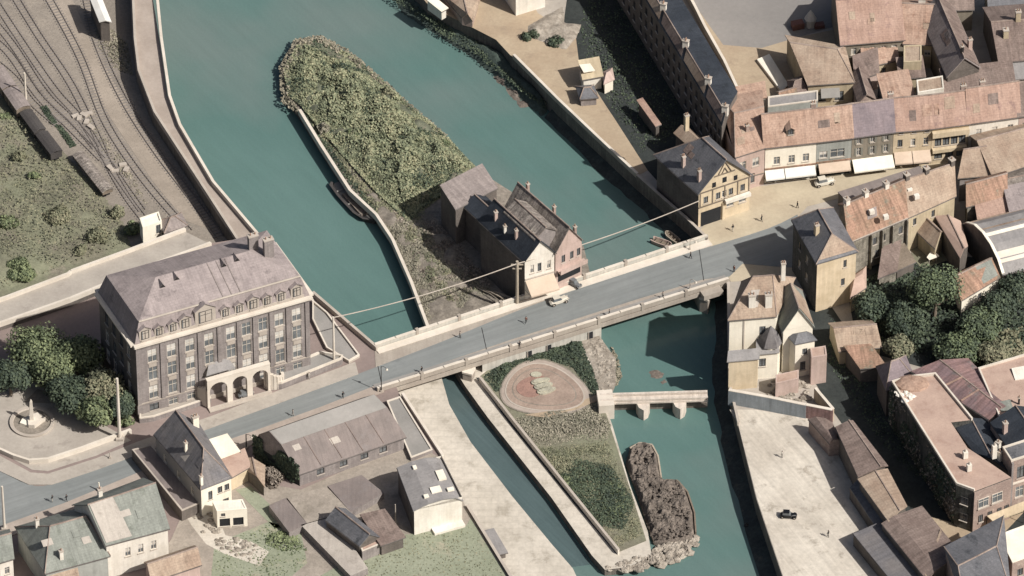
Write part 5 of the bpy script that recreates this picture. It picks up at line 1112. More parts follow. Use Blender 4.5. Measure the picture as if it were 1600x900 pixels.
B('garden_house', 'little gabled house with a dark left gable and tan tiles in the back garden', 'house', (1461, 386), (1476, 362), (1435, 362), 4.2, -.1, wall='wall_sand', roof='roof_tan', axis='y', rh=2.2, over=.2)
m = MB(); m.slab(WL([(1448, 402), (1455, 392), (1462, 394), (1468, 400), (1452, 406)], 2.0), .12, 'wall_bright'); m.tube([W(1452, 403, 2), W(1452, 403, 2) - Vector((0, 0, 2))], .08, 'trim', 5); m.tube([W(1463, 399, 2), W(1463, 399, 2) - Vector((0, 0, 2))], .08, 'trim', 5); solo(m, 'canopy', 'small bright white garden canopy on the grass behind the tiled houses', 'canopy')
B('long_annex', 'long pink roofed annex with a dark shaded left wall beside the round hangar', 'outbuilding', (1500, 402), (1512, 384), (1462, 338), 6.0, -.1, BR=(1500, 345), wall='wall_stone_dark', roof='roof_flat', axis='y', rh=.9, over=.1)
HG = B('barrel_hangar', 'round-roofed hangar with a white rim and grey roof at the right edge', 'hangar', (1567, 428), (1700, 394), (1502, 352), 4.6, -.1, wall='wall_stone_dark', roof='roof_grey', prof=[(0, 0, 0), (.12, 2.2, 0), (.3, 3.8, 0), (.5, 4.4, 0), (.7, 3.9, 0), (.88, 2.2, 0), (1, 0, 0)], over=.15)
for a0, a1 in ((-.012, .02),):
    for i in range(6):
        b0, z0, _ = HG.prof[i]; b1, z1, _ = HG.prof[i + 1]; m = MB(); m.slab([HG.pt(a0, b0, z0 + .2), HG.pt(a1, b0, z0 + .2), HG.pt(a1, b1, z1 + .2), HG.pt(a0, b1, z1 + .2)], .12, 'wall_bright'); m.build('roof_rim', HG.roof)
m = MB(); m.slab([HG.pt(0.02, .42, 4.4), HG.pt(1, .42, 4.4), HG.pt(1, .47, 4.52), HG.pt(.02, .47, 4.52)], .08, 'wall_bright'); m.build('roof_rim', HG.roof)
m = MB(); m.slab([HG.pt(.02, .08, 1.75), HG.pt(1, .08, 1.75), HG.pt(1, .2, 3.12), HG.pt(.02, .2, 3.12)], .08, 'trim_light'); m.build('roof_rim', HG.roof)
m = MB(); m.slab([HG.pt(.02, .55, 4.42), HG.pt(1, .55, 4.42), HG.pt(1, .86, 2.55), HG.pt(.02, .86, 2.55)], .06, 'roof_tan'); m.build('roof_strip', HG.roof)
B('pink_roof_house', 'flat salmon roofed house just above the round hangar', 'house', (1530, 345), (1590, 330), (1524, 318), 6.5, -.1, wall='wall_stone', roof='roof_pink', prof=[(0, 0, 0), (1, 1, 0)])
B('pink_roof_house', 'reddish gabled house over a mottled tan wall in the court behind the street', 'house', (1512, 320), (1572, 304), (1510, 284), 7.5, -.1, wall='wall_rubble', roof='roof_rust', rh=2.4, wins=[('F', [.4, .7], [3], 1, 1.6, 'dark')])
B('pink_roof_house', 'tan roofed house standing upright at the end of the shopping street', 'house', (1500, 276), (1545, 272), (1508, 240), 6.5, -.1, wall='wall_stone', roof='roof_tan', rh=2, BR=(1538, 235), roff=.85)
B('pink_roof_house', 'large tan roofed building in front of the street row at the right edge', 'building', (1552, 274), (1690, 228), (1518, 212), 7.0, -.1, BR=(1650, 180), wall='wall_stone_dark', roof='roof_tan', rh=1.8, roff=.7)
B('grey_roof_house', 'crumpled grey roofed outbuilding at the right edge above the pink roofs', 'outbuilding', (1568, 302), (1680, 278), (1562, 275), 5, -.1, wall='wall_stone', roof='roof_ruin', rh=1.2)
B('grey_roof_house', 'dark grey roofed house with a white edge in the right margin', 'house', (1582, 342), (1690, 318), (1570, 300), 7.0, -.1, wall='wall_white', roof='roof_mauve', prof=[(0, 0, 0), (1, 1.2, 0)])
B('brick_annex', 'low brick red building under the hangar at the right edge', 'outbuilding', (1575, 452), (1700, 420), (1570, 436), 3, -.1, wall='roof_red', roof='roof_rust', flat=True, par=0)
J = B('orange_roof_cottage', 'white cottage with a patchy orange and green roof in the gardens', 'cottage', (1503, 466), (1560, 432), (1492, 438), 5, -.1, BR=(1546, 412), wall='wall_bright', roof='roof_rust', prof=[(0, 0, 0), (.9, 1.6, 0), (1, 1.4, 0)], wins=[('F', [.5], [2], 1, 1.5, 'dark')])
m = MB(); m.slab([J.pt(.6, .05, .2), J.pt(1, .05, .2), J.pt(1, .95, 1.75), J.pt(.55, .95, 1.75)], .06, 'roof_green'); m.build('roof_strip', J.roof)
# ---- small cottages below the tower
K1 = B('cottage', 'low cottage with a peach roof and two small windows under the garden trees', 'cottage', (1312, 546), (1375, 540), (1297, 505), 4.0, -.1, BR=(1358, 500), wall='wall_sand', roof='roof_tan', rh=2.2, wins=[('F', [.62, .85], [1.2], .9, 1.7, 'dark')])
B('cottage', 'reddish roofed cottage directly below the peach roofed one', 'cottage', (1345, 574), (1382, 571), (1322, 548), 4, -.1, wall='wall_stone_dark', roof='roof_rust', prof=[(0, 0, 0), (1, 1, 0)])
# ---- white villa on the quay
V = B('villa', 'white villa with a tan hipped roof and two pale chimneys above the quay wall', 'villa', (1140, 498), (1212, 492), (1160, 440), 13.5, -.1, BR=(1240, 434), wall='wall_bright', roof='roof_tan', rh=4.6, hip=(.3, .3), roff=.62, over=.3, wins=[('F', [.72], [8.6], 1.2, 2.2, 'plain')])
V.chimney(.42, .18, 1.3, 1.0, 2.6, 'wall_white'); V.chimney(.78, .16, 1.3, 1.0, 2.8, 'wall_white'); V.chimney(.92, .6, .8, .8, 3.2, 'wall_white')
V.band('F', .3, .33, 3, 13, .12, 'trim', 'drainpipe')
V2 = B('villa_wing', 'gabled wing of the white villa with a grey-green left roof slope', 'house', (1224, 516), (1270, 508), (1206, 462), 11, -.1, wall='wall_bright', roof='roof_green', axis='y', rh=5.2, hip=(0, .3), wins=[])
m = MB(); m.slab([V2.pt(0, 1.03, .2), V2.pt(.7, 1.03, .2), V2.pt(.7, .53, 5.2), V2.pt(0, .53, 5.2)], .08, 'roof_tan'); m.build('roof_slope', V2.roof)
B('villa_tower', 'slim white stair tower with two windows and a low grey roof', 'house', (1243, 535), (1273, 529), (1232, 522), 9.2, -.1, wall='wall_bright', roof='roof_slate', prof=[(0, 0, 0), (.5, .9, 1), (1, 0, 0)], hip=(.3, .3), wins=[('F', [.5], [5.6], 1.0, 1.5, 'plain'), ('F', [.42], [1.6], 1.1, 2.2, 'plain')])
B('villa_annex', 'pinkish flat roofed annex at the right side of the villa stair tower', 'outbuilding', (1268, 560), (1292, 556), (1266, 545), 7.0, -.1, wall='wall_pink', roof='roof_flat', flat=True, par=.2, endk='wall_pink')
t = thing('turret', 'dark pointed turret roof on the front of the white villa', 'turret', (*W(1205, 590, 0).xy, -.1))
c = W(1204, 532, 7.6); m = MB(); m.lathe((c.x, c.y, -.1), [(2.0, 0), (2.0, 7.8)], 'wall_bright', 8); m.build('wall', t); m = MB(); m.lathe((c.x, c.y, 7.4), [(2.5, 0), (2.0, 1.2), (1.1, 2.6), (.05, 4.0)], 'roof_steel', 6); m.build('roof', t)
B('villa_wing', 'cream lower wing of the villa standing on the quay corner', 'house', (1139, 562), (1184, 558), (1140, 556), 8, -.1, wall='wall_cream', roof='roof_grey', prof=[(0, 0, 0), (1, .8, 0)])
B('villa_wing', 'small white pavilion with one arched window in front of the turret', 'house', (1184, 552), (1215, 549), (1184, 536), 6.8, -.1, wall='wall_bright', roof='roof_grey', prof=[(0, 0, 0), (1, .6, 0)], wins=[('F', [.25], [3.2], 1.3, 2.1, 'plain')])
B('villa_annex', 'flat grey roof and peach lean-to in the villa garden', 'outbuilding', (1212, 600), (1248, 592), (1212, 586), 3.6, -.1, wall='wall_pink', roof='roof_flat', flat=True, par=.1, endk='wall_pink')
rocks('garden_rubble', '', [(1190, 600), (1215, 585), (1262, 600), (1268, 622), (1240, 628), (1205, 618)], 40, .9, -.05, 'rock')
# ---- big flat-roofed block with vine-covered wall
XM = [(1393, 598), (1420, 590), (1462, 585), (1520, 656), (1486, 660), (1512, 700), (1535, 715), (1580, 746), (1522, 768), (1494, 758)]
t = block('flat_roof_block', 'large block with a flat pink roof, vine-covered shaded wall and rounded corner', 'building', XM, 10.5, -.1, 'roof_flat', 'wall_vine')
Q = WL(XM, 10.5)
for i in (0, 1, 2, 8, 9):
    a_, b_ = Q[i], Q[(i + 1) % len(Q)]; 
    m = wallseg(a_, b_, .35, 11.1 - i * .01, 10.4, 'trim_light', 1); 
    ar = sum(Q[j].x * Q[(j + 1) % len(Q)].y - Q[(j + 1) % len(Q)].x * Q[j].y for j in range(len(Q)))
    if ar < 0: m = wallseg(a_, b_, .35, 11.1 - i * .01, 10.4, 'trim_light', -1)
    m.build('parapet', t)
a_, b_ = Q[8], Q[7]; e_ = (b_ - a_).normalized(); n_ = Vector((e_.y, -e_.x, 0))
m = MB(); m.box(Vector((a_.x, a_.y, -.1)) + n_ * .01, b_ - a_ - Vector((0, 0, (b_ - a_).z)), n_ * .2, (0, 0, 10.4), 'wall_brick'); m.build('front_wall', t)
def winrow(t, a_, e_, n_, L_, xs, zs, w, h, st, out=.55):
    nin = -n_; o_ = parent_origin(t)
    for x in xs:
        for z in zs:
            p = Vector((a_.x, a_.y, z)) + e_ * (x * L_ - w / 2) + n_ * out
            put_window(t, Matrix.Translation(p - o_) @ Matrix(((e_.x, nin.x, 0, 0), (e_.y, nin.y, 0, 0), (0, 0, 1, 0), (0, 0, 0, 1))), w, h, st)
winrow(t, a_, e_, n_, (b_ - a_).length, [.25, .62], [5.8], 2.3, 2.3, 'plain', .42); winrow(t, a_, e_, n_, (b_ - a_).length, [.2, .45, .7, .9], [2.2], .9, 1.7, 'dark', .42)
a_, b_ = Q[9], Q[8]; e_ = (b_ - a_); e_.z = 0; L_ = e_.length; e_.normalize(); n_ = Vector((e_.y, -e_.x, 0)); winrow(t, a_, e_, n_, L_, [.5], [2.2, 6.4], 1.5, 1.8, 'dark', .22)
for (u, v) in ((1553, 715), (1508, 715), (1514, 735)):
    p = W(u, v, 10.6); m = MB(); m.cbox(p, .9, .8, 3.2 if u > 1540 else 1.6, 'wall_white', .3); m.lathe(p + Vector((0, 0, 3.2 if u > 1540 else 1.6)), [(.2, 0), (.15, .6)], 'trim', 6); m.build('chimney', t)
rc = WL([(1395, 600), (1430, 592), (1440, 612), (1400, 625)], 10.7); 
rocks('roof_rubble', '', [(1398, 612), (1425, 606), (1432, 622), (1415, 628)], 16, .55, 10.55, 'wall_white')
c = W(1425, 600, 10.5); m = MB(); m.lathe((c.x, c.y, 10.4), [(3.4, 0), (3.2, .5), (2.2, .9), (.6, 1.1)], 'roof_orange', 11, .7); m.build('tiled_cap', t)
# vines on the shaded wall
def wall_leaves(name, a_, b_, z0, z1, n, out, k, parent, seed=5):
    rs_ = np.random.RandomState(seed); e_ = (b_ - a_); e_.z = 0; L_ = e_.length; e_.normalize(); nn = Vector((e_.y, -e_.x, 0)) * out
    u = rs_.rand(n) * L_; z = z0 + (z1 - z0) * rs_.rand(n) ** .8; kk = fbm(u, z, .25, seed, 3) > -.1; u, z = u[kk], z[kk]; d = rs_.rand(len(u)) * .4 + .05
    o_ = parent_origin(parent); C = np.stack([a_.x + e_.x * u + nn.x * d - o_.x, a_.y + e_.y * u + nn.y * d - o_.y, z - o_.z], 1)
    N_ = np.tile(np.array([nn.x, nn.y, .4]), (len(u), 1)); me = leaves_mesh(name, C, N_, .45, k, .6, seed); o = link(bpy.data.objects.new(name, me), parent); o['kind'] = 'stuff'
wall_leaves('vines', Q[0], Q[9], 0, 9.6, 3200, 1, 'leaf_deep', t)
wall_leaves('vines', Q[0], Q[9], 0, 9.6, 1300, 1, 'twig', t, 8)
CR = B('slate_court_roof', 'sunken dark slate roof with pale chimneys inside the flat roofed block', 'building', (1522, 708), (1580, 740), (1488, 662), 9.0, -.1, BR=(1545, 655), wall='wall_stone_dark', roof='roof_dark', rh=1.0, axis='y', over=0)
CR.chimney(.12, .75, .6, .6, 2.2, 'wall_white', 1); CR.chimney(.35, .85, .8, .8, 2.4, 'wall_white', 1)
CR2 = B('slate_court_roof', 'dark slate roof sloping to the brick house at the right edge', 'building', (1584, 712), (1660, 690), (1548, 660), 11.0, -.1, wall='wall_brick', roof='roof_dark', rh=2.5, axis='y', over=.1)
CR2.chimney(.6, .1, .8, .8, 2.4, 'wall_pink', 1)
BH = B('brick_house', 'brick house with tall arched windows at the right picture edge', 'house', (1580, 722), (1680, 690), (1566, 700), 12.5, -.1, wall='wall_brick', roof='roof_slate', flat=True, par=.4, wins=[('F', [.16, .5, .8], [7.6], 1.6, 3.0, 'dark'), ('F', [.16, .5, .8], [2.6], 1.8, 2.8, 'plain')])
BH.band('F', 0, .03, -.1, 12.4, .4, 'wall_stone', 'pilaster'); BH.band('F', 0, 1, 6.6, 6.9, .3, 'trim_light', 'string_course')
M1 = B('maroon_roof_hall', 'wide hall with a streaked maroon roof above the flat pink block', 'hall', (1545, 655), (1583, 632), (1425, 580), 10, -.1, BR=(1512, 560), wall='wall_stone', roof='roof_red', axis='y', rh=1.2, over=.1)
for q in (.35, .62): m = MB(); m.slab([M1.pt(q, .0, .35), M1.pt(q + .02, 0, .35), M1.pt(q + .02, .49, 1.5), M1.pt(q, .49, 1.5)], .1, 'roof_pink'); m.build('roof_seam', M1.roof)
B('maroon_roof_hall', 'small hipped maroon roofed house left of the wide hall', 'house', (1386, 606), (1428, 590), (1372, 572), 7.5, -.1, wall='wall_stone_dark', roof='roof_plum', rh=3.2, hip=(.3, .4))
MF = B('pink_flat_hall', 'flat pink roofed hall with a white skylight at the right edge', 'hall', (1562, 655), (1690, 632), (1528, 577), 10.5, -.1, BR=(1670, 535), wall='wall_pink', roof='roof_flat', flat=True, par=.5)
m = MB(); m.slab([MF.pt(.33, .62, .2), MF.pt(.85, .55, .2), MF.pt(.85, .75, .5), MF.pt(.33, .82, .5)], .2, 'wall_white'); m.build('skylight', MF.roof); m = MB(); m.slab([MF.pt(.05, .12, .2), MF.pt(.2, .12, .2), MF.pt(.2, .3, .3), MF.pt(.05, .3, .3)], .2, 'roof_green'); m.build('skylight', MF.roof)
MF.chimney(.28, .2, .3, .3, 1.6, 'iron_dark', 1)
# ---- sheds on the east quay
S1 = B('quay_shed_row', 'long brown roofed shed along the quay yard, upper of the row', 'shed', (1343, 742), (1383, 730), (1308, 668), 6.0, -.1, BR=(1332, 662), wall='wall_stone_dark', roof='roof_brown', prof=[(0, 0, 0), (.8, .8, 0), (1, .6, 0)], axis='y')
S2 = B('quay_shed_row', 'tan roofed shed with a pale joint in the middle of the quay row', 'shed', (1389, 812), (1415, 792), (1344, 749), 6.0, -.1, BR=(1385, 736), wall='wall_stone_dark', roof='roof_tan', prof=[(0, 0, 0), (.6, .6, 0), (1, .3, 0)], axis='y')
S3 = B('quay_shed_row', 'grey lean-to roof on the shaded side of the middle quay shed', 'shed', (1368, 822), (1390, 812), (1328, 762), 3.0, -.1, BR=(1342, 752), wall='wall_stone_dark', roof='roof_slate', prof=[(0, 0, 0), (1, .8, 0)], axis='y', over=.05)
B('quay_shed_row', 'brown curved roof shed at the upper end beside the wall', 'shed', (1296, 692), (1314, 690), (1264, 655), 3.6, -.1, BR=(1300, 660), wall='wall_brick', roof='roof_brown', prof=[(0, 0, 0), (.3, .8, 0), (.7, .8, 0), (1, 0, 0)], axis='y', over=.1)
S4 = B('brown_hip_house', 'house with mauve-brown hipped roof beside the street corner at the bottom right', 'house', (1448, 905), (1500, 872), (1378, 818), 5.5, -.1, BR=(1440, 798), wall='wall_stone_dark', roof='roof_brown', axis='y', prof=[(0, 0, 0), (.3, .9, .3), (1, 1.2, 0)], over=.1)
m = MB(); m.slab([S4.pt(.02, .02, .15), S4.pt(.06, .02, .15), S4.pt(.5, .98, 1.45), S4.pt(.46, .98, 1.45)], .12, 'roof_tan'); m.build('ridge_strip', S4.roof)
B('grey_yard_shed', 'wide grey-green roof lying beside the pale quay yard at the bottom', 'shed', (1420, 940), (1462, 922), (1334, 834), 3.2, -.1, BR=(1374, 820), wall='wall_stone_dark', roof='roof_steel', prof=[(0, 0, 0), (1, .6, 0)], axis='y', over=.1)
NR = B('slate_hip_house', 'dark slate hipped house in the bottom right corner', 'house', (1512, 958), (1578, 925), (1478, 858), 9, -.1, BR=(1566, 812), wall='wall_brick', roof='roof_slate', prof=[(0, 0, 0), (.6, 1.8, .6), (1, .6, 0)], hip=(.1, .3), wins=[('R', [.5], [4], 1, 2, 'plain')])
B('white_roof_house', 'house with a brilliant white flat roof in the bottom right corner', 'house', (1582, 880), (1690, 840), (1560, 836), 9, -.1, wall='wall_brick', roof='wall_bright', flat=True, par=.15, endk='wall_bright', wins=[('F', [.12, .4], [5], 1.2, 1.8, 'dark')])
m = MB(); 
aw = WL([(1542, 806), (1600, 783), (1640, 770), (1642, 782), (1600, 797), (1552, 815)], 3.4); m.prism(aw, 3.4, 3.1, 'wall_cream'); [m.tube([p, p - Vector((0, 0, 3.3))], .08, 'trim_dark', 5) for p in (aw[0], aw[4], aw[5])]; solo(m, 'shop_canopy', 'cream awning along the foot of the brick house', 'awning')
# ================================================================ SOUTH-WEST BUILDINGS
O = B('white_gable_house', 'tall white house with a steep dark roof standing on the south side of the road', 'house', (314, 762), (361, 744), (243, 678), 7.6, -.1, BR=(310, 662), wall='wall_bright', sm={'L': 'concrete_grey'}, roof='roof_steel', axis='y', rh=4.6, hip=(.3, .0), over=.25, wins=[('F', [.3], [3.6], .9, 2.2, 'dark'), ('F', [.62, .85], [4.4], 1.0, 1.6, 'dark'), ('F', [.8], [.6], 1.3, 1.8, 'dark'), ('L', [.2, .5, .8], [3], 1, 1.8, 'plain')])  # left side painted grey for the shade on a white wall
O.chimney(.5, .22, .5, .6, 2.0, 'wall_bright', 1); O.chimney(.03, .06, .5, .6, 1.8, 'wall_bright', 1); O.chimney(.9, .85, 1.2, 1.0, 2.2, 'wall_bright', 2)
B('porch_annex', 'small white annex with open porches below the white gabled house', 'outbuilding', (339, 800), (386, 796), (332, 785), 4.4, -.1, wall='wall_bright', roof='wall_white', flat=True, par=.2, endk='wall_bright', wins=[('F', [.25, .7], [.5], 2.0, 2.0, 'open'), ('F', [.2], [3.1], .8, .8, 'dark')])
m = MB(); a_ = W(322, 690, 4.2); q = WL([(321, 688), (355, 677), (376, 705), (338, 719)], 4.2); m.prism(q, 4.2, 4.05, 'wall_bright'); [m.tube([p, p - Vector((0, 0, 4.2))], .1, 'trim', 6) for p in q]; solo(m, 'white_canopy', 'brilliant white canopy beside the roof of the white gabled house', 'canopy')
B('salmon_annex', 'low annex with a salmon roof and yellow wall right of the white house', 'outbuilding', (361, 746), (392, 728), (342, 722), 3.5, -.1, BR=(382, 703), wall='wall_cream', roof='roof_flat', prof=[(0, 0, 0), (1, .4, 0)], over=.1)
B('garden_hut', 'round-topped pale hut in the green gap beside the big grey shed', 'hut', (388, 735), (412, 757), (378, 716), 3.0, -.1, BR=(412, 728), wall='wall_stone_dark', roof='roof_tan', rh=.8, axis='y')
bush(425, 752, -.1, 2.2, 2.6, 1300, 'twig', 'bare brown bush between the pale hut and the big grey shed', seed=90)
SH = B('gambrel_shed', 'long grey barn-like shed with a broken-pitch roof beside the road', 'shed', (468, 738), (631, 681), (397, 694), 3.6, -.1, BR=(555, 638), wall='wall_stone', sm={'L': 'soil_shade'}, roof='roof_sheet', prof=[(0, 0, 0), (.36, 4.6, 0), (.62, 6.2, 0), (.85, 3.8, 0), (1, 0, 0)], hip=(0, 0), over=.3, wins=[('F', [.2, .42, .62, .8], [1.2], 1.6, 1.4, 'dark')])  # left end lies in shadow, painted in with the dark tone
for i in range(1, 5):
    a = i / 5; m = MB(); m.slab([SH.pt(a, -.01, .1), SH.pt(a + .005, -.01, .1), SH.pt(a + .005, .36, 4.75), SH.pt(a, .36, 4.75)], .08, 'roof_brown'); m.build('roof_seam', SH.roof)
m = MB(); m.slab([SH.pt(-.008, .365, 4.72), SH.pt(1.008, .365, 4.72), SH.pt(1.008, .618, 6.28), SH.pt(-.008, .618, 6.28)], .06, 'concrete_grey'); m.build('upper_slope', SH.roof)
wall_leaves('ivy', Vector((SH.c[3].x, SH.c[3].y, 0)), Vector((SH.c[0].x, SH.c[0].y, 0)), 0, 6.2, 2600, 1, 'leaf_deep', SH.o)
rocks('snow_white_rubble', '', [(490, 730), (528, 717), (532, 724), (495, 738)], 14, .4, 1.0, 'wall_bright') if False else None
block('flat_terrace', 'flat blue-grey roof terrace beside the end of the big grey shed', 'terrace', [(604, 627), (625, 620), (676, 703), (642, 716)], .7, -.2, 'concrete_grey', 'wall_stone', .2)
QB = B('barrel_house', 'cream house with a curved grey roof holding white patches above the lawn', 'house', (647, 797), (722, 776), (622, 731), 6.6, -.1, BR=(690, 712), wall='wall_white', sm={'L': 'wall_stone_dark'}, roof='roof_grey', axis='y', prof=[(0, 0, 0), (.3, .8, .1), (.62, .9, .2), (.85, .4, .3), (1, -.8, .3)], hip=(0, .12), over=.2)  # shaded left wall gets a darker colour than the front
for u, v, a, b in ((689, 742, 1.5, 2.6), (681, 765, 2.0, 1.6), (666, 775, .9, .8), (704, 764, 1.3, .8), (648, 730, .7, .9)):
    p = W(u, v, 7.5); m = MB(); m.cbox(p - Vector((0, 0, .3)), a, b, .42, 'wall_bright', .3); m.build('skylight', QB.roof)
QB.band('F', .36, 1.0, -.1, .6, 1.6, 'wall_white', 'step')
B('slate_shed', 'small dark slate shed with one pale end beside the curved-roof house', 'shed', (562, 852), (592, 838), (510, 812), 3.6, -.1, BR=(540, 795), wall='wall_stone_dark', roof='roof_slate', axis='y', rh=1.8, over=.15)
B('tan_lean_to', 'brown flat-topped lean-to between the slate shed and the curved-roof house', 'outbuilding', (596, 850), (630, 838), (566, 808), 3.0, -.1, BR=(600, 800), wall='wall_stone_dark', roof='roof_brown', prof=[(0, 0, 0), (1, .5, 0)])
B('pale_outhouse', 'small outhouse with a pale sunlit roof at the end of the slate shed', 'outbuilding', (566, 862), (595, 850), (558, 842), 2.6, -.1, wall='wall_stone', roof='roof_flat', flat=True, par=.1)
B('narrow_shed', 'narrow grey shed on the concrete bank near the lock channel', 'shed', (772, 866), (790, 862), (752, 834), 1.6, -3.2, wall='wall_stone_dark', roof='roof_grey', prof=[(0, 0, 0), (1, .4, 0)])
TF = B('flat_brown_building', 'long flat brown roofed building casting its shadow on the square by the road', 'building', (284, 799), (321, 783), (206, 703), 2.6, -.1, BR=(236, 696), wall='wall_stone_dark', roof='roof_sheet', flat=True, par=.2, endk='trim')
# bottom-left roofs
T1 = B('greenish_roof_house', 'large house with a pale grey-green roof and a dark left gable at the bottom left', 'house', (166, 849), (262, 823), (116, 788), 9, -.1, BR=(222, 748), wall='wall_white', roof='roof_green', rh=5.0, roff=.5, wins=[('F', [.34, .55, .76], [4.2], 1.1, 2.2, 'blind')])
T1.chimney(.3, .8, .8, .8, 2.0, 'wall_white', 1); m = MB(); m.slab([T1.pt(0, 0, .15), T1.pt(.42, 0, .15), T1.pt(.36, .49, 5.1), T1.pt(0, .49, 5.1)], .06, 'roof_pale'); m.build('roof_patch', T1.roof)
T2 = B('greenish_roof_house', 'pale green hipped house left of the larger gabled one at the bottom', 'house', (72, 892), (168, 866), (27, 823), 6.5, -.1, BR=(118, 796), wall='wall_teal', roof='roof_green', rh=4.4, hip=(.32, .08), over=.4)
T2.chimney(.2, .7, .7, .7, 1.8, 'wall_white', 1); T2.chimney(.3, .1, .7, .7, 1.8, 'wall_white', 1)
B('greenish_roof_house', 'house cut by the left edge with a pale roof at the bottom corner', 'house', (-30, 885), (20, 870), (-60, 845), 6, -.1, BR=(12, 828), wall='wall_white', roof='roof_green', rh=2.5, wins=[('F', [.5, .8], [2], 1, 1.8, 'plain')])
B('greenish_roof_house', 'low pale gabled roof in front of the large greenish house', 'outbuilding', (238, 905), (312, 880), (228, 878), 4.5, -.1, wall='wall_pink', roof='roof_tan', rh=1.8)
B('greenish_roof_house', 'small pale roof touching the bottom edge beside the hipped house', 'outbuilding', (80, 915), (122, 905), (72, 888), 4.0, -.1, wall='wall_pink', roof='roof_tan', rh=1.5)
sheet('stony_yard', [(288, 802), (324, 788), (338, 800), (352, 836), (392, 846), (420, 862), (405, 884), (352, 866), (322, 850), (300, 822)], -.015, 'concrete')
rocks('yard_rubble', '', [(295, 800), (325, 792), (350, 830), (400, 850), (395, 880), (330, 850)], 70, .6, -.02)
cover('shrubs', [(415, 830), (460, 830), (480, 860), (440, 862), (415, 850)], -.1, 700, 'leaf_green', .4, 1.2, 71)
for i, (pts, k, l) in enumerate((([(420, 790), (446, 778), (480, 818), (452, 832)], 'roof_sheet', 'brown flat patch roof left of the seam in the works yard'), ([(448, 777), (510, 760), (548, 800), (480, 818)], 'yard_earth', 'wide flat taupe roof in the middle of the works yard'), ([(512, 759), (565, 742), (600, 770), (548, 800)], 'roof_sheet', 'flat brown roof beside the shadow of the curved-roof house'), ([(470, 820), (520, 806), (575, 888), (548, 900)], 'roof_pale', 'long strip roof running down to the lawn'))):
    block('flat_shed', l, 'shed', pts, 1.6, -.15, k, 'wall_stone')
# ================================================================ TREES, MONUMENT, STREET THINGS
tl = ['big bright green tree at the left edge by the mansard building', 'broad green tree next to the shaded wall of the mansard building', 'tree with pale leaves near the tall pale mast', 'dark green tree over the monument garden', 'small tree at the left edge behind the monument', 'green tree in the middle of the left grove', 'tree hanging over the shaded end of the garden wall', 'small dark tree against the corner of the mansard building']
for i, (u, v, r_, h_, k) in enumerate(((55, 545, 6.0, 5.5, 'leaf_green'), (120, 560, 5.5, 5.0, 'leaf_green'), (165, 608, 4.6, 4.6, 'leaf_olive'), (110, 615, 4.8, 4.0, 'leaf_deep'), (15, 590, 4.2, 3.8, 'leaf_deep'), (80, 580, 5.0, 4.6, 'leaf_green'), (150, 640, 3.6, 3.4, 'leaf_green'), (190, 632, 2.8, 3.2, 'leaf_deep'))):
    tree(u, v, -.05, r_, h_, 7000, k, tl[i], group='trees around the monument garden', seed=100 + i, size=.46, lumps=30, trunk=3.5)
for i, (u, v, l) in enumerate(((175, 650, 'bush at the foot of the pale mast'), (198, 662, 'bush between the mast and the corner of the mansard building'))): bush(u, v, 0, 2.0, 2.0, 900, 'leaf_green', l, seed=120 + i)
gl = ['largest round crowned tree in the east gardens', 'tree below the tower house', 'tree at the right edge below the brick red building', 'tree right of the white cottage', 'broad tree in front of the maroon hall', 'tree in the middle of the east garden grove', 'low tree beside the peach roofed cottage', 'dark tree under the round crowned one', 'pale olive tree behind the maroon roofs']
for i, (u, v, r_, h_, k) in enumerate(((1462, 455, 5.6, 6.5, 'leaf_mid'), (1362, 480, 3.6, 4.0, 'leaf_deep'), (1592, 450, 3.8, 4.0, 'leaf_deep'), (1560, 480, 4.2, 4.0, 'leaf_deep'), (1500, 545, 4.6, 3.6, 'leaf_mid'), (1530, 510, 4.8, 4.4, 'leaf_mid'), (1405, 545, 3.2, 2.8, 'leaf_olive'), (1415, 500, 4.4, 4.0, 'leaf_deep'), (1550, 555, 3.8, 3.0, 'leaf_olive'))):
    tree(u, v, -.05, r_, h_, 5200, k, gl[i], group='trees in the east gardens', seed=140 + i, size=.46, lumps=28, trunk=3.0 if i else 5)
cover('garden_shrubs', [(1335, 440), (1420, 410), (1500, 430), (1600, 440), (1640, 570), (1490, 580), (1440, 555), (1345, 520)], -.05, 9000, 'leaf_deep', .5, 1.6, 170, clump=.2)
cover('garden_shrubs', [(1480, 550), (1620, 500), (1640, 560), (1500, 580)], -.05, 2500, 'leaf_olive', .5, 2.2, 171, clump=.2)
cover('lane_weeds', [(1300, 490), (1330, 560), (1400, 680), (1440, 740), (1430, 750), (1350, 660), (1290, 560)], -.05, 1500, 'leaf_deep', .4, .5, 172)
# monument
mc = W(50, 660, 0)
t = thing('monument', 'slim pale obelisk on a wedge plinth inside a round stone basin', 'monument', (mc.x, mc.y, 0))
m = MB(); m.lathe((mc.x, mc.y, 0), [(4.3, -.02), (4.3, .35), (3.7, .35), (3.6, .05)], 'trim', 36); m.build('basin_rim', t)
m = MB(); m.lathe((mc.x, mc.y, 0), [(3.55, -.02), (3.55, .06)], 'soil', 30); m.build('basin_floor', t)
m = MB(); m.prism([mc + Vector(p) for p in ((-.6, -1.6, 0), (.6, -1.8, 0), (2.6, .4, 0), (1.0, 1.9, 0), (-.9, .9, 0))], .9, 0, 'trim_light'); m.build('plinth', t)
m = MB(); m.prism([mc + Vector(p) for p in ((-2.3, -.6, 0), (-.7, -1.4, 0), (-.7, .9, 0), (-1.8, .8, 0))], .5, 0, 'wall_bright'); m.build('plinth', t)
m = MB(); m.tube([(mc.x, mc.y, .9), (mc.x, mc.y, 5.4)], .55, 'trim_light', 4, .34); m.tube([(mc.x, mc.y, 5.4), (mc.x, mc.y, 6.1)], .34, 'trim_light', 4, .03); m.build('obelisk', t)
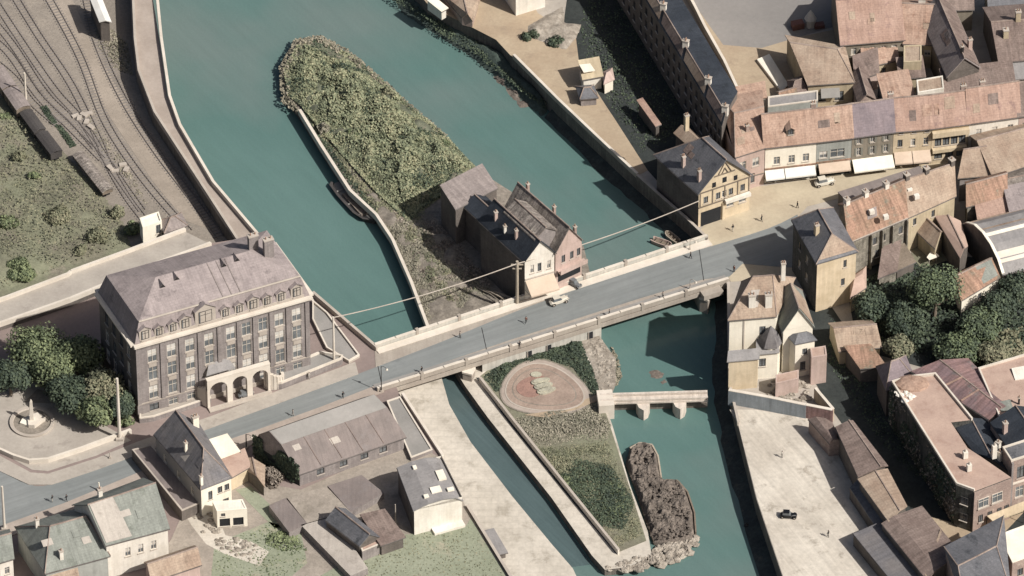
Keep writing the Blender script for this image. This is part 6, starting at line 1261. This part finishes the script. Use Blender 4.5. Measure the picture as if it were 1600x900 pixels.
struct('flower_border', [(38, 628), (58, 608), (78, 612), (97, 622), (80, 630)], .03, -.05, 'soil')
def pole(name, label, cat, u, v, zb, h, r, k, arm=False):
    c = W(u, v, zb); t = thing(name, label, cat, (c.x, c.y, zb)); m = MB(); m.tube([(c.x, c.y, zb - .2), (c.x, c.y, zb + h)], r, k, 8, r * .7); m.build('shaft', t); m = MB(); m.cbox(c, r * 4, r * 4, .4, 'trim'); m.build('base', t)
    if arm:
        m = MB(); m.tube([(c.x, c.y, zb + h - .1), (c.x + .5, c.y - .3, zb + h + .25), (c.x + 1.1, c.y - .6, zb + h)], .05, k, 5); m.build('arm', t); m = MB(); m.lathe((c.x + 1.1, c.y - .6, zb + h - .35), [(.28, 0), (.2, .2), (.06, .35)], 'trim_light', 8); m.build('lamp_head', t)
    return t
pole('mast', 'tall pale mast beside the trees at the corner of the mansard building', 'mast', 187, 685, .1, 15.6, .36, 'trim_light')
pole('mast', 'tall pale mast at the left edge above the bottom-left roofs', 'mast', 7, 826, .1, 11.0, .28, 'trim_light')
pole('mast', 'pale mast at the right end of the mansard building ramp', 'mast', 522, 569, .1, 12.3, .26, 'trim_light')
pole('mast', 'pale signal mast among the wagons in the railway yard', 'mast', 41, 166, -3.4, 8.8, .26, 'trim_light')
pole('street_lamp', 'thin dark lamp post on the bridge roadside above the channel', 'street lamp', 596, 612, .1, 6.6, .1, 'iron_dark', True)
pole('street_lamp', 'lamp post in front of the big grey shed', 'street lamp', 385, 700, .1, 3.6, .14, 'iron_dark', True)
pole('street_lamp', 'short white post at the roadside behind the large greenish house', 'post', 155, 766, .1, 2.0, .18, 'wall_bright')
pole('street_lamp', 'short pale post on the roadside near the flat brown building', 'post', 172, 716, .1, 1.6, .1, 'trim')
pole('street_lamp', 'pale post in the shadow of the curved-roof house', 'post', 618, 818, -.1, 5.0, .14, 'trim')
pole('street_lamp', 'curly lamp post on the north pavement near the half-timbered house', 'street lamp', 1078, 390, .1, 2.8, .07, 'trim', True)
pole('street_lamp', 'lamp post on the south pavement towards the villa', 'street lamp', 1078, 452, .1, 2.6, .07, 'trim', True)
# overhead cable
for (a, b, l) in (((523, 569, 12.3), (808, 474, 10.5), 'pale cable sagging from the ramp mast to the thick wooden pole'), ((808, 474, 10.5), (1091, 298, None), 'pale cable crossing the river to the half-timbered house')):
    A = W(a[0], a[1], .1); A.z = a[2]
    if b[2]: Bp = W(b[0], b[1], 0.1); Bp.z = b[2]
    else: Bp = W(1092, 314, 7.2)
    m = MB(); pts = []
    for i in range(21):
        q = A.lerp(Bp, i / 20); q.z -= 1.0 * 4 * (i / 20) * (1 - i / 20); pts.append(q)
    m.tube(pts, .10, 'trim', 5); solo(m, 'overhead_cable', l, 'cable', org=A)
# ---- people
def person_mesh(key, top, leg, pose):
    me = bpy.data.meshes.new('body'); s_ = pose
    V_ = [(0, 0, .95), (0, 0, 1.15), (0, 0, 1.38), (0, .01, 1.5), (0, .02, 1.62), (0, .01, 1.74),
          (.09, 0, .9), (.1, .02 + .16 * s_, .5), (.1, -.02 + .2 * s_, .08), (.1, .14 + .2 * s_, .05),
          (-.09, 0, .9), (-.1, .02 - .12 * s_, .5), (-.1, -.04 - .24 * s_, .08), (-.1, .1 - .24 * s_, .05),
          (.19, 0, 1.4), (.25, -.06 * s_, 1.13), (.24, .1 - .1 * s_, .9), (.24, .13 - .1 * s_, .82),
          (-.19, 0, 1.4), (-.25, .05 * s_, 1.13), (-.24, .1 + .14 * s_, .9), (-.24, .13 + .16 * s_, .82)]
    E_ = [(0, 1), (1, 2), (2, 3), (3, 4), (4, 5), (0, 6), (6, 7), (7, 8), (8, 9), (0, 10), (10, 11), (11, 12), (12, 13), (2, 14), (14, 15), (15, 16), (16, 17), (2, 18), (18, 19), (19, 20), (20, 21)]
    Rr = [.14, .13, .15, .06, .1, .08, .1, .065, .05, .035, .1, .065, .05, .035, .065, .048, .038, .03, .065, .048, .038, .03]
    me.from_pydata(V_, E_, []); o = bpy.data.objects.new('body', me); S.collection.objects.link(o)
    md = o.modifiers.new('skin', 'SKIN'); sv = me.skin_vertices[0].data
    for i, r_ in enumerate(Rr): sv[i].radius = (r_ * 1.1, r_ * (.8 if i in (0, 1, 2) else 1)); sv[i].use_root = (i == 0)
    ms = o.modifiers.new('sub', 'SUBSURF'); ms.levels = ms.render_levels = 1
    dg = bpy.context.evaluated_depsgraph_get(); e_ = o.evaluated_get(dg); new = bpy.data.meshes.new_from_object(e_)
    bpy.data.objects.remove(o)
    for k in ('skin', top, leg, 'paint_black'): new.materials.append(M[k])
    for p in new.polygons:
        c_ = p.center; z = c_.z; x = abs(c_.x)
        p.material_index = 3 if z < .1 else 2 if z < .97 and x < .2 else 0 if z > 1.5 or (z < .9 and x > .2) else 1
        p.use_smooth = True
    h = MB(); h.lathe((0, .005, 1.68), [(.105, 0), (.1, .06), (.05, .12)], 'cloth_dark', 10); return new, h.mesh('hat')
_pp = {}
def person(u, v, z, rot, top, leg, label, pose=1.0, sc=1.1):
    key = (top, leg, pose)
    if key not in _pp: _pp[key] = person_mesh(key, top, leg, pose)
    c = W(u, v, z); t = thing('person', label, 'person', c, 'people walking about'); t.rotation_euler.z = rot
    link(bpy.data.objects.new('body', _pp[key][0]), t); link(bpy.data.objects.new('hat', _pp[key][1]), t); return t
ppl = [(659, 583, .03, 1, 'cloth_dark', 'cloth_dark', 'person in dark clothes walking on the bridge carriageway by the south kerb'), (719, 528, .03, 2, 'cloth_pale', 'cloth_dark', 'person in a pale jacket on the north side of the bridge carriageway'),
       (812, 543, .14, 4, 'cloth_dark', 'cloth_dark', 'person standing on the south pavement above the garden doorways'), (822, 505, .14, 0, 'cloth_rust', 'cloth_dark', 'person in a rust jacket near the peach awnings by the bridge'),
       (952, 494, .14, 1.5, 'cloth_dark', 'cloth_pale', 'person on the south pavement in the middle of the bridge'), (1036, 466, .14, 3, 'cloth_pale', 'cloth_dark', 'person walking on the south pavement near the right bridge pier'),
       (1079, 404, .0, 5, 'cloth_dark', 'cloth_dark', 'person in dark clothes crossing the carriageway at the east end'), (1147, 425, .0, 2.5, 'cloth_rust', 'cloth_dark', 'person in rust clothes at the bridge corner behind the white villa'),
       (1190, 346, -.03, 1.2, 'cloth_dark', 'cloth_dark', 'person in black on the sunny corner by the half-timbered house'), (1145, 361, -.03, .6, 'cloth_dark', 'cloth_pale', 'person on the sandy street in front of the dark gateway'),
       (1100, 338, -.03, 2, 'cloth_pale', 'cloth_dark', 'person beside the gateway of the half-timbered house'), (1246, 325, -.03, 2, 'cloth_dark', 'cloth_dark', 'person on the sandy street below the white awnings'),
       (536, 622, .03, 4, 'cloth_dark', 'cloth_dark', 'person on the road in front of the stone terrace'), (483, 592, .14, 4, 'cloth_pale', 'cloth_pale', 'person in pale clothes on the pavement below the stone terrace'),
       (458, 650, .03, 2, 'cloth_pale', 'cloth_pale', 'person in pale clothes on the road above the big grey shed'), (104, 783, .13, 1, 'cloth_dark', 'cloth_dark', 'person on the road edge above the bottom-left roofs'), (82, 784, .13, 1, 'cloth_dark', 'cloth_pale', 'person in pale trousers left of the other walker at the bottom-left roofs'),
       (1294, 839, -.02, 1, 'cloth_dark', 'cloth_dark', 'person in dark clothes alone on the pale quay yard'), (890, 440, .14, 1, 'cloth_dark', 'cloth_dark', 'person by the parked carts in front of the pinkish gabled house'), (1222, 715, -.02, 1, 'cloth_pale', 'cloth_dark', 'person at the quay edge below the grey blue wall')]
for i, p in enumerate(ppl): person(p[0], p[1], p[2], p[3], p[4], p[5], p[6], [1.0, .4, .8][i % 3])
# ---- cars and carts
def car(u, v, z, rot, k, label, L_=3.9):
    c = W(u, v, z); t = thing('car', label, 'car', c); t.rotation_euler.z = rot; o0 = (0, 0, 0); sc_ = L_ / 3.9
    m = MB(); st = [(-1.9, .45, .45, .7), (-1.6, .62, .4, .95), (-.6, .72, .38, 1.05), (.5, .7, .38, 1.05), (1.2, .46, .4, 1.0), (1.85, .34, .45, .85)]
    rg = [[Vector((x, -w, z0)), Vector((x, w, z0)), Vector((x, w * .95, z1 - .12)), Vector((x, w * .6, z1)), Vector((x, -w * .6, z1)), Vector((x, -w * .95, z1 - .12))] for x, w, z0, z1 in st]
    for i in range(len(rg) - 1):
        for j in range(6): m.face([rg[i][j], rg[i][(j + 1) % 6], rg[i + 1][(j + 1) % 6], rg[i + 1][j]][::-1], k)
    m.face(rg[0], k); m.face(rg[-1][::-1], k); b = m.mesh('body'); link(bpy.data.objects.new('body', b), t)
    m = MB(); st = [(-1.35, .5, 1.0, 1.1), (-1.15, .6, 1.0, 1.62), (.15, .6, 1.0, 1.66), (.5, .55, 1.0, 1.1)]
    rg = [[Vector((x, -w, z0)), Vector((x, w, z0)), Vector((x, w * .85, z1)), Vector((x, -w * .85, z1))] for x, w, z0, z1 in st]
    for i in range(3):
        for j in range(4): m.face([rg[i][j], rg[i][(j + 1) % 4], rg[i + 1][(j + 1) % 4], rg[i + 1][j]][::-1], k if i == 1 and j == 2 else 'glass')
    link(bpy.data.objects.new('cabin', m.mesh('cabin')), t)
    m = MB(); m.box((-1.2, -.58, 1.64), (1.4, 0, 0), (0, 1.16, 0), (0, 0, .06), k); link(bpy.data.objects.new('roof', m.mesh('roof')), t)
    wh = MB(); wh.tube([(0, -.08, 0), (0, .08, 0)], .34, 'rubber', 14); wh.tube([(0, -.09, 0), (0, .09, 0)], .18, 'trim', 10); wm = wh.mesh('wheel')
    fm = MB()
    for i in range(6): 
        t0, t1 = math.pi * (.0 + i / 6), math.pi * (i + 1) / 6; fm.box((-.46 * math.cos(t0), -.12, .46 * math.sin(t0)), (.46 * (math.cos(t0) - math.cos(t1)), 0, .46 * (math.sin(t1) - math.sin(t0))), (0, .24, 0), (.02, 0, .04), k)
    fmm = fm.mesh('mudguard')
    for x in (-1.3, 1.3):
        for y in (-.66, .66):
            w = link(bpy.data.objects.new('wheel', wm), t); w.location = (x, y, .34); w = link(bpy.data.objects.new('mudguard', fmm), t); w.location = (x, y, .34)
    hm = MB(); hm.lathe((0, 0, 0), [(.05, 0), (.12, .1), (.1, .2)], 'trim_light', 8); hmm = hm.mesh('headlight')
    for y in (-.42, .42): w = link(bpy.data.objects.new('headlight', hmm), t); w.location = (1.75, y, .78); w.rotation_euler.y = math.pi / 2
    t.scale = (sc_,) * 3; return t
car(873, 473, .03, .42, 'paint_cream', 'cream vintage car with dark mudguards driving over the bridge', 4.0)
car(1288, 288, -.02, .3, 'paint_cream', 'pale vintage car parked in the shopping street', 4.2)
car(898, 446, .14, -.7, 'paint_grey', 'grey vintage car parked in front of the pinkish gabled house', 3.2)
car(1232, 808, -.02, -.1, 'paint_black', 'black vintage car standing alone on the pale quay yard', 3.4)
car(384, 618, .03, .4, 'paint_grey', 'grey car at the kerb before the curved porch', 3.2)
# grey boulders / stone heap by the north-east square
t = thing('market_stall', 'small pointed market tent with reddish goods on the grey square', 'stall', W(1264, 40, 0)); c = W(1266, 40, 0)
m = MB(); m.lathe((c.x, c.y, 0), [(1.1, 0), (1.0, 1.8), (1.3, 1.9), (.7, 3.0), (.1, 4.0)], 'canvas', 8); m.build('tent', t); m = MB(); m.cbox(c + Vector((-2.6, -.6, 0)), 2.4, 1.6, 1.4, 'cloth_rust', .3); m.build('counter', t); m = MB(); m.cbox(c + Vector((1.8, -.4, 0)), 2.0, 1.4, .8, 'cloth_rust', .2); m.build('counter', t)

for i, bd in enumerate((F1, F2, V, T1, T2, O, SH, K1)): patches(bd, 3, [bd.rk, 'roof_brown', 'roof_taupe'] if i < 2 else [bd.rk, 'roof_pale'], 600 + i)

cover('grass_tufts', [(560, 868), (600, 842), (722, 826), (735, 815), (790, 900), (820, 960), (520, 960), (515, 900)], -.03, 1500, 'leaf_olive', .3, .12, 700, clump=.2)
cover('grass_tufts', [(335, 852), (420, 817), (470, 830), (480, 880), (420, 930), (330, 898)], -.03, 700, 'leaf_green', .3, .2, 701, clump=.3)
